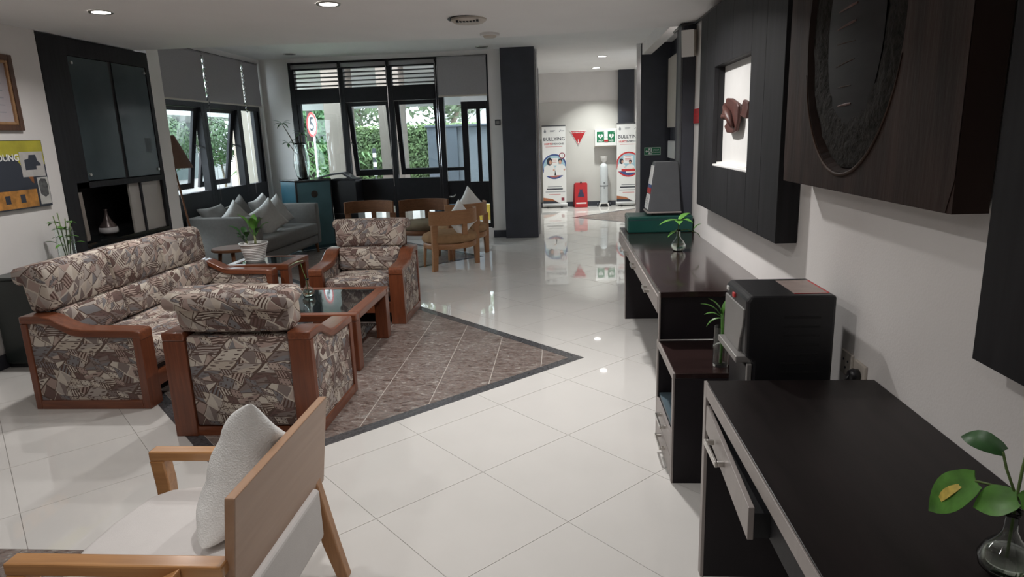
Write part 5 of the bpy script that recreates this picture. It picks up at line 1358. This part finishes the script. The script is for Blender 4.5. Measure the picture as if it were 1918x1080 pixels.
# ================================================================== CORRIDOR END
YB = 15.2
def banner(label, x0, x1, red_ring, figs):
    w = x1 - x0; cx = (x0 + x1) / 2
    t = thing('roll_up_banner', label, 'banner', (cx, YB, 0), 0, 'roll-up banners')
    obj('cassette', MB().lathe([(0, -w / 2 - .02), (.045, -w / 2 - .02), (.045, w / 2 + .02), (0, w / 2 + .02)], M=Matrix.Translation((cx, YB + .02, .06)) @ Matrix.Rotation(PI / 2, 4, 'Y')), mat('satin_silver', (0.5, 0.5, 0.5), 0.35, metal=0.5, noise=0.05, nscale=10), t, smooth='auto')
    for s in (-1, 1): obj('foot', B(cx + s * w * .3 - .02, cx + s * w * .3 + .02, YB - .12, YB + .12, 0, .014), BLACKP, t)
    obj('sheet', B(x0, x1, YB, YB + .004, .09, 1.82), PAPER, t)
    obj('top_bar', B(x0 - .004, x1 + .004, YB - .006, YB + .012, 1.815, 1.84), GREYP, t)
    y = YB - .0004
    def mk(name, mb, m): return obj(name, mb, m, t)
    cz = 0.93; R_ = w * .53
    def cl(v): return max(x0 + .001, min(x1 - .001, v))
    def clip(pts): return [(cl(a), b) for a, b in pts]
    mk('heading', text_mb('BULLYING', w * .20, face_minus_y(cx + .005, y - .0008, 1.535), weight=.0012), INK)
    mk('heading', text_mb('HURTS', w * .108, face_minus_y(cx - w * .245, y - .0008, 1.43), weight=.0012), BRED)
    mk('heading', text_mb('EVERYONE!', w * .098, face_minus_y(cx + w * .175, y - .0008, 1.43), weight=.0008), INK)
    mk('small_print', MB().box(x0 + w * .14, x1 - w * .14, y - .0008, y, 1.365, 1.376), mat('pink_print', (0.6, 0.25, 0.25), 0.5), )
    # emblems along the top
    mk('emblem', MB().prism(circle(x0 + w * .13, 1.705, .026, 16, rz=.03), 'y', y - .0008, y).prism([(x0 + w * .10, 1.73), (x0 + w * .13, 1.77), (x0 + w * .16, 1.73)], 'y', y - .0008, y), GREY_INK)
    mk('emblem', MB().box(x0 + w * .34, x0 + w * .56, y - .0008, y, 1.715, 1.728).box(x0 + w * .34, x0 + w * .5, y - .0008, y, 1.695, 1.706), GREY_INK)
    mk('emblem', MB().prism([(x0 + w * .72, 1.69), (x0 + w * .78, 1.735), (x0 + w * .82, 1.735), (x0 + w * .76, 1.69)], 'y', y - .0008, y).box(x0 + w * .82, x0 + w * .95, y - .0008, y, 1.705, 1.72), GREY_INK)
    # round picture
    ringm = BRED if red_ring else BLUE
    mk('picture_ground', print_mb(clip(circle(cx, cz, R_ * .9)), y), SKYB)
    mk('picture_board', MB().box(cx - w * .22, cx + w * .18, y - .0010, y - .0006, cz + .02, cz + R_ * .68), PAPER)
    for j in range(3): mk('printed_line', MB().box(cx - w * .15, cx + w * .1, y - .0014, y - .0010, cz + .09 + .035 * j, cz + .098 + .035 * j), BRED)
    mk('picture_table', print_mb(clip([(cx - R_ * .86, cz - R_ * .44), (cx + R_ * .86, cz - R_ * .44), (cx + R_ * .72, cz - R_ * .60), (cx - R_ * .72, cz - R_ * .60)]), y - .0012), BLUE)
    mk('picture_floor', print_mb(clip([(cx - R_ * .76, cz - R_ * .5), (cx + R_ * .76, cz - R_ * .5), (cx + R_ * .45, cz - R_ * .8), (cx, cz - R_ * .89), (cx - R_ * .45, cz - R_ * .8)]), y - .0009), mat('brick_print', (0.42, 0.13, 0.11), 0.5) if not red_ring else BLUE)
    # ring with what overhangs the sheet cut off
    o_, q_ = [], []
    for i in range(49):
        a = 2 * PI * i / 48
        o_.append((cl(cx + R_ * math.cos(a)), cz + R_ * math.sin(a))); q_.append((cl(cx + R_ * .88 * math.cos(a)), cz + R_ * .88 * math.sin(a)))
    mk('picture_ring', MB().strip(o_, q_, 'y', y - .0016, y - .0008), ringm)
    for (kind, fx, fz, s) in figs:
        X, Z = cx + fx * w, cz + fz * w; yy = y - .0016
        mk('printed_coat', print_mb(clip([(X - .2 * s, Z - .32 * s), (X - .17 * s, Z - .05 * s), (X - .07 * s, Z + .03 * s), (X + .07 * s, Z + .03 * s), (X + .16 * s, Z - .05 * s), (X + .2 * s, Z - .32 * s)]), yy), PAPER)
        if kind == 'scarf': mk('printed_scarf', print_mb(circle(X, Z + .12 * s, .088 * s, 20, rz=.125 * s), yy - .0006), INK)
        else: mk('printed_hair', print_mb(circle(X - .005, Z + .15 * s, .065 * s, 20), yy - .0006), INK)
        mk('printed_face', print_mb(circle(X + (.02 if kind == 'scarf' else -.01) * 1, Z + .10 * s, .045 * s, 16, rz=.065 * s), yy - .0012), SKIN)
        mk('printed_hand', print_mb(circle(X + (.13 if kind == 'scarf' else .12) * s, Z - .14 * s, .03 * s, 10), yy - .0012), SKIN)
    if not red_ring:
        mk('alert_badge', ring_mb(x1 - w * .16, cz + R_ * .86, .05, .068, y - .0022), mat('maroon_print', (0.25, 0.04, 0.06), 0.5))
        mk('alert_badge', print_mb(circle(x1 - w * .16, cz + R_ * .86, .05), y - .0018), PAPER)
        mk('alert_mark', MB().box(x1 - w * .16 - .006, x1 - w * .16 + .006, y - .0028, y - .0024, cz + R_ * .86 - .01, cz + R_ * .86 + .035).box(x1 - w * .16 - .006, x1 - w * .16 + .006, y - .0028, y - .0024, cz + R_ * .86 - .032, cz + R_ * .86 - .02), INK)
    else:
        mk('speech_label', MB().box(cx - w * .3, cx + w * .42, y - .0024, y - .0018, cz - R_ * .56, cz - R_ * .36), BRED)
    for j, (a, b, m_) in enumerate(((.2, .8, GREY_INK), (.15, .85, INK), (.1, .95, GREY_INK), (.25, .75, mat('pink_print', (0.6, 0.25, 0.25), 0.5)))):
        mk('small_print', MB().box(x0 + w * a, x0 + w * b, y - .0008, y, .47 - .058 * j, .485 - .058 * j + (.012 if j == 1 else 0)), m_)
    mk('footer_curve', print_mb([(x0 + .001, .092), (x1 - w * .25, .092), (x1 - w * .42, .14), (x0 + w * .4, .20), (x0 + .001, .235)], y - .0004), ORANGE_INK)
    mk('footer_curve', print_mb([(x0 + .001, .092), (x1 - w * .2, .092), (x0 + w * .5, .15), (x0 + .001, .165)], y - .0010), INK)
    mk('footer_emblem', MB().box(x1 - w * .22, x1 - w * .09, y - .0008, y, .16, .23), mat('maroon_print', (0.25, 0.04, 0.06), 0.5))
    return t
banner('white roll-up banner with blue ring at the corridor\'s left', -0.432, 0.095, False, (('scarf', -.20, .05, .72), ('man', .27, .05, .70)))
banner('white roll-up banner with red ring, partly behind pillar', 1.235, 1.76, True, (('scarf', -.30, .02, .5), ('man', .08, -.03, .52)))
YE = 15.38
t = thing('warning_sign', 'red triangular extinguisher sign on the corridor end wall', 'sign', (0.385, YE, 1.38))
tri = lambda s: [(0.385 + .19 * s, 1.588 + .115 * s), (0.385 - .19 * s, 1.588 + .115 * s), (0.385, 1.588 - .215 * s)]
obj('plate', MB().prism(tri(1.0), 'y', YE - .006, YE + .018), PAPER, t)
obj('red_field', MB().prism(tri(.92), 'y', YE - .0075, YE - .006), RED, t)
obj('lettering', text_mb('ALAT PEMADAM API', 0.036, face_minus_y(0.385, YE - .0085, 1.665), weight=.0008), PAPER, t)
obj('arrow', MB().prism([(0.385, 1.415), (0.405, 1.45), (0.392, 1.45), (0.392, 1.51), (0.378, 1.51), (0.378, 1.45), (0.365, 1.45)], 'y', YE - .009, YE - .0075), PAPER, t)
t = thing('defibrillator_box', 'white wall box with two green heart signs in corridor', 'cabinet', (0.99, 15.3, 1.35))
x0, x1 = 0.748, 1.24
obj('case', B(x0, x1, 15.22, 15.395, 1.345, 1.72), WHITEP, t, bevel=0.01)
obj('door', B(x0 + .012, x1 - .012, 15.212, 15.22, 1.355, 1.71), PAPER, t, bevel=0.003)
obj('base_tray', B(x0 - .005, x1 + .01, 15.24, 15.395, 1.325, 1.345), IVORY, t)
for a in (x0 + .045, x1 - .205):
    s_ = obj('heart_sign', B(a, a + .16, 15.2105, 15.212, 1.43, 1.665), GREENS, t)
    hx_, hz_ = a + .08, 1.565
    pts = [(hx_ + .056 * (16 * math.sin(u) ** 3) / 16, hz_ + .056 * (13 * math.cos(u) - 5 * math.cos(2 * u) - 2 * math.cos(3 * u) - math.cos(4 * u)) / 16) for u in [2 * PI * i / 28 for i in range(28)]]
    obj('heart', MB().prism(pts, 'y', 15.2095, 15.2104), PAPER, s_)
    obj('bolt', MB().prism([(hx_ + .01, hz_ + .035), (hx_ - .018, hz_ - .004), (hx_ - .002, hz_ - .004), (hx_ - .01, hz_ - .036), (hx_ + .018, hz_ + .008), (hx_ + .003, hz_ + .008)], 'y', 15.2088, 15.2094), GREENS, s_)
    obj('lettering', text_mb('AED', 0.05, face_minus_y(hx_, 15.2098, 1.463), weight=.001), PAPER, s_)
    obj('cross', MB().box(a + .132, a + .15, 15.2095, 15.2104, 1.642, 1.648).box(a + .138, a + .144, 15.2095, 15.2104, 1.636, 1.654), PAPER, s_)
obj('latch', B(0.955, 1.045, 15.20, 15.212, 1.445, 1.48), RED, t)
obj('dot', MB().box(0.968, 0.983, 15.2105, 15.212, 1.53, 1.545).box(1.012, 1.027, 15.2105, 15.212, 1.53, 1.545), INK, t)
t = thing('floor_sign', 'red folding floor sign with dark emblem in the corridor', 'sign', (0.42, 15.17, 0))
M1 = Matrix.Translation((0.425, 15.08, 0.0)) @ Matrix.Rotation(math.radians(-10), 4, 'X')
M2 = Matrix.Translation((0.405, 15.29, 0.0)) @ Matrix.Rotation(math.radians(10), 4, 'X')
obj('front_board', MB().prism([(-.145, 0.005), (.145, 0.005), (.145, .54), (.12, .565), (-.12, .565), (-.145, .54)], 'y', -.008, .008, M=M1), RED, t, bevel=0.004)
obj('back_board', MB().prism([(-.165, 0.005), (.135, 0.005), (.135, .53), (.10, .56), (-.11, .56), (-.14, .53)], 'y', -.008, .008, M=M2), mat('dark_red_board', (0.22, 0.015, 0.02), 0.45, noise=0.06, nscale=10), t, bevel=0.004)
obj('emblem', MB().prism([(-.075, .24), (.075, .24), (.055, .33), (.03, .36), (.035, .42), (.01, .41), (-.01, .41), (-.035, .42), (-.03, .36), (-.055, .33)], 'y', -.0095, -.008, M=M1), mat('navy_emblem', (0.03, 0.03, 0.07), 0.5, noise=0.2, nscale=40), t)
obj('white_stripe', B(-.11, .12, -.0095, -.008, .085, .115, M=M1), PAPER, t)
obj('clip', B(-.015, .02, -.02, .01, .55, .585, M=M1), BLACKP, t)
t = thing('oxygen_cylinder', 'tall pale oxygen cylinder on small trolley in the corridor', 'gas cylinder', (0.945, 15.17, 0))
cx, cy = 0.945, 15.17
obj('tank', MB().lathe([(0, .09), (.085, .09), (.09, .10), (.09, .87), (.08, .925), (.05, .965), (.032, .98), (.03, 1.0), (0, 1.0)], (cx, cy, 0), 28), mat('pale_cylinder_paint', (0.60, 0.64, 0.66), 0.35, noise=0.04, nscale=8), t, smooth='auto')
obj('collar', MB().lathe([(.030, .985), (.06, 1.03), (.075, 1.09), (.078, 1.12), (.072, 1.12), (.068, 1.09), (.054, 1.03), (.026, .99)], (cx, cy, 0), 24, caps=False), WHITEP, t, smooth='auto')
obj('valve', MB().lathe([(0, 1.0), (.018, 1.0), (.018, 1.07), (.028, 1.075), (.028, 1.10), (0, 1.11)], (cx, cy, 0), 14), INK, t)
obj('strap', MB().lathe([(.0905, .46), (.0935, .462), (.0935, .478), (.0905, .48)], (cx, cy, 0), 28), GREYP, t)
for z in (.43, .54): obj('strap_knob', MB().tube([(cx, cy - .088, z), (cx, cy - .105, z)], .014, 10), INK, t)
obj('trolley_base', MB().strip([(cx - .115, .0), (cx - .10, .075), (cx - .07, .09), (cx + .07, .09), (cx + .10, .075), (cx + .115, .0)], [(cx - .095, .0), (cx - .083, .06), (cx - .06, .073), (cx + .06, .073), (cx + .083, .06), (cx + .095, .0)], 'y', cy - .09, cy + .08), WHITEP, t)
for s in (-1, 1): obj('wheel', MB().tube([(cx + s * .13, cy + .04, .045), (cx + s * .155, cy + .04, .045)], .045, 16), INK, t, smooth='auto')

# ================================================================== OUTDOORS
GROUND = mat('paved_ground', (0.42, 0.41, 0.40), 0.85, noise=0.12, nscale=3)
GRASS = mat('lawn_green', (0.12, 0.26, 0.05), 0.95, noise=0.4, nscale=6, bump=0.5, bscale=60)
o = obj('ground', B(-40, 20, 11.02, 45, -0.25, -0.06), GROUND); o['kind'] = 'structure'
o = obj('ground', B(-40, XN - 0.16, -5, 11.02, -0.25, -0.06), GROUND); o['kind'] = 'structure'
COLM = mat('beige_column_paint', (0.235, 0.205, 0.175), 0.8, noise=0.04, nscale=4)
PORCH = mat('porch_white_paint', (0.46, 0.47, 0.47), 0.8, noise=0.03, nscale=4)
t = thing('porch_roof', 'white porch roof outside the far windows', 'roof', (-2.4, 12.8, 2.3))
obj('slab', B(-6.0, -0.65, 12.2, 14.6, 3.0, 3.15), PORCH, t); obj('fascia', B(-6.0, -0.65, 14.4, 14.6, 2.33, 3.0), PORCH, t)  # slab shaped short of the house wall to let sky light in
for lab, x0, x1 in (('square beige porch column behind the left window bay', -4.36, -3.92), ('square beige porch column behind the middle window bay', -3.34, -2.92)):
    t = thing('porch_column', lab, 'column', ((x0 + x1) / 2, 12.5, -.06), 0, 'beige porch columns')
    obj('shaft', B(x0, x1, 12.28, 12.72, -.06, 3.0), COLM, t, bevel=0.01); obj('plinth', B(x0 - .03, x1 + .03, 12.25, 12.75, -.06, 0.1), COLM, t, bevel=0.01)
t = thing('porch_column', 'beige column outside the last nook window', 'column', (-5.87, 12.5, -.06), 0, 'beige porch columns')
obj('shaft', B(-6.15, -5.6, 12.25, 12.75, -.06, 3.0), COLM, t, bevel=0.01); obj('plinth', B(-6.18, -5.57, 12.22, 12.78, -.06, .1), COLM, t, bevel=0.01)
def leaves_cloud(rnd, n, fn, size):
    mb = MB()
    for _ in range(n):
        p, nr = fn(rnd)
        a = Vector((rnd.uniform(-1, 1), rnd.uniform(-1, 1), rnd.uniform(-1, 1))).normalized()
        u = nr.cross(a).normalized(); v = nr.cross(u)
        s = size * rnd.uniform(.6, 1.3)
        k = len(mb.v); mb.v += [p - u * s, p + v * s * .45, p + u * s, p - v * s * .45]; mb.f.append([k, k + 1, k + 2, k + 3])
    return mb
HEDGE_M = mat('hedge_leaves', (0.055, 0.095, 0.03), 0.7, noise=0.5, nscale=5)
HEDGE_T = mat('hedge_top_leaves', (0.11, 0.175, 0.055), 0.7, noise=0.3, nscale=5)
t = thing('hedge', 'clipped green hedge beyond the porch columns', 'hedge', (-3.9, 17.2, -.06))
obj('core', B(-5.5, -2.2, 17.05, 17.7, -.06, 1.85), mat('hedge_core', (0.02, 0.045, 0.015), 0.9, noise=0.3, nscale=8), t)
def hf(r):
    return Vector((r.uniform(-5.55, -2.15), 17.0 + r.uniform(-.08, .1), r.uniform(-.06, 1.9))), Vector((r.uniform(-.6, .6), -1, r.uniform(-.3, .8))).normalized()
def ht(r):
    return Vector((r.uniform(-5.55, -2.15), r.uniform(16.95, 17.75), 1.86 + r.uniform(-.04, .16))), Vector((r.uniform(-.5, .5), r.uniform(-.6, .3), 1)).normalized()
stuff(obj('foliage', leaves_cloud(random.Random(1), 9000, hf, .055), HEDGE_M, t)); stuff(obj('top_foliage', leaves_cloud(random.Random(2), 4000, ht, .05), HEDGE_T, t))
def tree(name, label, x, y, z0, h, R_, n, m, size, group=None, squash=1.0, trunk=True):
    t = thing(name, label, 'tree', (x, y, z0), 0, group)
    rnd = random.Random(int(abs(x * 100 + y * 7)))
    blobs = [(Vector((x + rnd.uniform(-.5, .5) * R_, y + rnd.uniform(-.5, .5) * R_, z0 + h + rnd.uniform(-.4, .5) * R_ * squash)), R_ * rnd.uniform(.5, .8)) for _ in range(6)] if trunk else [(Vector((x, y, z0 + h)), R_)]
    def fn(r):
        c, q = r.choice(blobs); d = Vector((r.gauss(0, 1), r.gauss(0, 1), r.gauss(0, 1))).normalized()
        return c + Vector((d.x, d.y, d.z * squash)) * q * r.uniform(.75, 1.02), d
    stuff(obj('foliage', leaves_cloud(rnd, n, fn, size), m, t))
    obj('trunk', MB().tube([(x, y, z0), (x + .05, y, z0 + h * .5), (x - .03, y, z0 + h * .9)], [.12 if trunk else .03, .10 if trunk else .025, .06 if trunk else .02], 8), mat('tree_bark', (0.13, 0.105, 0.08), 0.9, noise=0.4, nscale=12), t, smooth=True)
    if trunk and name == 'broad_tree':
        obj('bough', MB().tube([(x + .04, y, z0 + h * .45), (x + .5, y, z0 + h * .75), (x + .7, y, z0 + h * 1.0)], [.09, .07, .04], 8), mat('tree_bark', (0.13, 0.105, 0.08), 0.9), t, smooth=True)
TREE_M = mat('tree_leaves', (0.06, 0.12, 0.035), 0.7, noise=0.5, nscale=3)
TREE_P = mat('pale_tree_leaves', (0.13, 0.175, 0.10), 0.7, noise=0.4, nscale=3)
tree('distant_tree', 'dark tree above the white building\'s roof', -15.5, 24.0, -.06, 3.3, 2.6, 4000, TREE_M, .14)
tree('broad_tree', 'old forked tree rising behind the hedge', -3.6, 20.5, -.06, 3.4, 1.9, 3500, TREE_P, .11)
tree('distant_tree', 'hazy green tree behind hedge, left of the forked one', -6.6, 22.0, -.06, 3.0, 1.7, 3000, TREE_P, .11)
tree('distant_tree', 'green tree above the grey garden wall', -1.0, 25.0, -.06, 2.6, 1.3, 2200, TREE_M, .10)
# palm clump behind the speed sign
t = thing('palm_clump', 'clump of arching palm fronds behind speed sign', 'palm', (-6.4, 16.0, -.06))
rnd = random.Random(9); fr = MB(); st_ = MB()
for k in range(26):
    a = rnd.uniform(0, 6.28); b0 = Vector((-6.4 + rnd.uniform(-.7, .9), 15.9 + rnd.uniform(-.5, .5), rnd.uniform(.2, 1.2)))
    L_ = rnd.uniform(.9, 1.6); dirv = Vector((math.cos(a), math.sin(a) * .6, 0))
    path = [b0 + dirv * L_ * s + Vector((0, 0, 1.5 * L_ * s * (1 - s * .75))) for s in (0, .2, .4, .6, .8, 1)]
    st_.tube(path, [.018, .016, .013, .01, .007, .004], 5)
    for i in range(1, 6):
        for s in (-1, 1):
            for j in (0, .5):
                p = path[i - 1].lerp(path[i], j + .4); sd = dirv.cross(Vector((0, 0, 1))) * s
                tip = p + sd * .34 + dirv * .15 - Vector((0, 0, .16))
                e_ = Vector((0, 0, .02)) + dirv * .022
                kk = len(fr.v); fr.v += [p - e_, p + e_, tip]; fr.f.append([kk, kk + 1, kk + 2])
PALM_M = mat('palm_fronds', (0.06, 0.14, 0.03), 0.5, noise=0.3, nscale=20)
stuff(obj('fronds', fr, PALM_M, t)); stuff(obj('stalks', st_, PALM_M, t))
obj('palm_trunk', MB().tube([(-6.25, 16.2, -.06), (-6.2, 16.2, 1.2), (-6.1, 16.2, 2.6)], [.09, .08, .07], 10), mat('palm_bark', (0.025, 0.02, 0.015), 0.9, noise=0.4, nscale=14), t, smooth=True)
t = thing('shrub_bed', 'dense leafy shrubs beneath the palm fronds', 'shrub', (-7.2, 18.4, -.06))
def sf(r): return Vector((r.uniform(-8.6, -6.0), r.uniform(17.9, 18.6), r.uniform(-.06, 2.7))), Vector((r.uniform(-.6, .6), -1, r.uniform(-.2, .9))).normalized()
stuff(obj('foliage', leaves_cloud(random.Random(5), 6500, sf, .09), LEAF_D, t))
obj('core', B(-8.6, -6.05, 18.4, 18.9, -.06, 2.6), mat('hedge_core', (0.02, 0.045, 0.015), 0.9), t)
# speed sign
t = thing('speed_sign', 'round red-rimmed speed limit sign on pale pole outside', 'sign', (-4.42, 11.8, -.06))
sx, sy, sz = -4.42, 11.8, 1.955
Ms = Matrix.Translation((sx, sy, sz)) @ Matrix.Rotation(math.radians(-46), 4, 'Z') @ Matrix.Rotation(PI / 2, 4, 'X')
obj('pole', MB().tube([(sx + .008, sy + .025, -.06), (sx + .008, sy + .025, 1.9)], .018, 10), WHITEP, t, smooth=True)
obj('disc', MB().lathe([(0, -.006), (.21, -.006), (.21, .004), (0, .004)], M=Ms, seg=36), PAPER, t)
obj('red_rim', MB().lathe([(.175, .0045), (.215, .0045), (.215, .009), (.175, .009), (.175, .0045)], M=Ms, seg=36, caps=False), BRED, t)
obj('numeral', text_mb('5', 0.34, Ms @ Matrix.Translation((0, 0, .008)), weight=.006, sx=1.15), INK, t)
t = thing('marker_post', 'short black and white striped marker post before hedge', 'post', (-4.4, 16.2, -.06))
for k in range(6): obj('stripe', B(-4.62, -4.54, 16.18, 16.22, .8 + .11 * k, .91 + .11 * k), INK if k % 2 else PAPER, t)
obj('post', B(-4.595, -4.565, 16.19, 16.21, -.06, .8), GREYP, t)
# garden wall and kerb to the right
t = thing('garden_wall', 'blue-grey rendered garden wall right of the hedge', 'wall', (-2.3, 16.0, -.06))
GW = mat('blue_grey_render', (0.10, 0.12, 0.145), 0.8, noise=0.08, nscale=3)
obj('wall_block', B(-3.16, -2.45, 15.8, 16.1, -.06, 1.90), GW, t, bevel=0.01); obj('wall_block', B(-2.45, -1.2, 15.9, 16.2, -.06, 1.90), mat('pale_blue_render', (0.19, 0.22, 0.25), 0.8, noise=0.08, nscale=3), t, bevel=0.01)
obj('coping', B(-3.2, -1.15, 15.76, 16.24, 1.90, 1.95), GW, t, bevel=0.006)
t = thing('kerb', 'yellow and black painted kerb outside the glazed door', 'kerb', (-1.9, 13.4, -.06))
for k in range(6): obj('kerb_block', B(-2.6 + .3 * k, -2.31 + .3 * k, 13.3, 13.5, -.06, .30), mat('kerb_yellow', (0.55, 0.38, 0.05), 0.7, noise=0.1, nscale=8) if k % 2 else INK, t, bevel=0.01)
t = thing('bench', 'white slatted bench outside behind the window bay', 'bench', (-3.2, 13.2, -.06))
for k in range(5): obj('slat', B(-3.85, -2.75, 13.05 + .085 * k, 13.12 + .085 * k, .40, .43), WHITEP, t)
for a in (-3.8, -2.85): obj('leg', B(a, a + .06, 13.05, 13.46, -.06, .40), WHITEP, t)
# house with red roof far away
t = thing('house', 'far house with red tiled roof over garden wall', 'house', (-2.4, 30, -.06))
obj('wall', B(-5, 0.5, 29, 33, -.06, 3.0), PORCH, t); obj('roof', MB().prism([(28.6, 3.0), (33.4, 3.0), (31, 4.4)], 'x', -5.4, .9), mat('red_roof_tile', (0.42, 0.12, 0.07), 0.8, noise=0.2, nscale=6), t)
# white building outside the nook windows
WB = mat('bright_white_render', (0.42, 0.43, 0.43), 0.8, noise=0.02, nscale=3)
t = thing('white_building', 'white building with flat roof edge outside nook windows', 'building', (-12.5, 17, -.06))
obj('roof_edge', B(-14.6, -9.4, 14.0, 21.0, 2.42, 2.68), WB, t, bevel=0.01)
obj('wall', B(-14.4, -11.4, 14.2, 20.5, -.06, 2.42), WB, t)
obj('dark_window', B(-11.40, -11.36, 17.6, 20.3, 0.7, 2.35), mat('teal_glass_dark', (0.04, 0.075, 0.075), 0.15, noise=0.1, nscale=3), t)
obj('pillar', B(-9.9, -9.45, 18.0, 18.5, -.06, 2.42), WB, t)
o = obj('lawn', B(-9.3, -6.35, 8.0, 15.0, -.058, -.02), GRASS); tag(o, 'strip of green lawn outside the nook windows', 'lawn')
t = thing('low_hedge', 'low bright green border plants beneath the nook windows', 'hedge', (-5.7, 9.5, -.06))
def lf_(r): return Vector((r.uniform(-6.25, -5.3), r.uniform(8.2, 11.7), r.uniform(-.02, .75))), Vector((r.uniform(-.3, 1), r.uniform(-1, .3), r.uniform(.1, 1))).normalized()
stuff(obj('foliage', leaves_cloud(random.Random(8), 6000, lf_, .06), HEDGE_T, t))
for lab, x, y, h, R_ in (('clipped round tree outside nook window, nearest the lamp', -8.1, 13.3, 1.75, .55), ('clipped round tree outside the middle nook window', -7.4, 14.1, 1.75, .5)):
    tree('topiary_tree', lab, x, y, -.02, h, R_, 2200, mat('topiary_leaves', (0.06, 0.105, 0.05), 0.7, noise=0.5, nscale=6), .045, 'clipped round trees', 1.1, False)
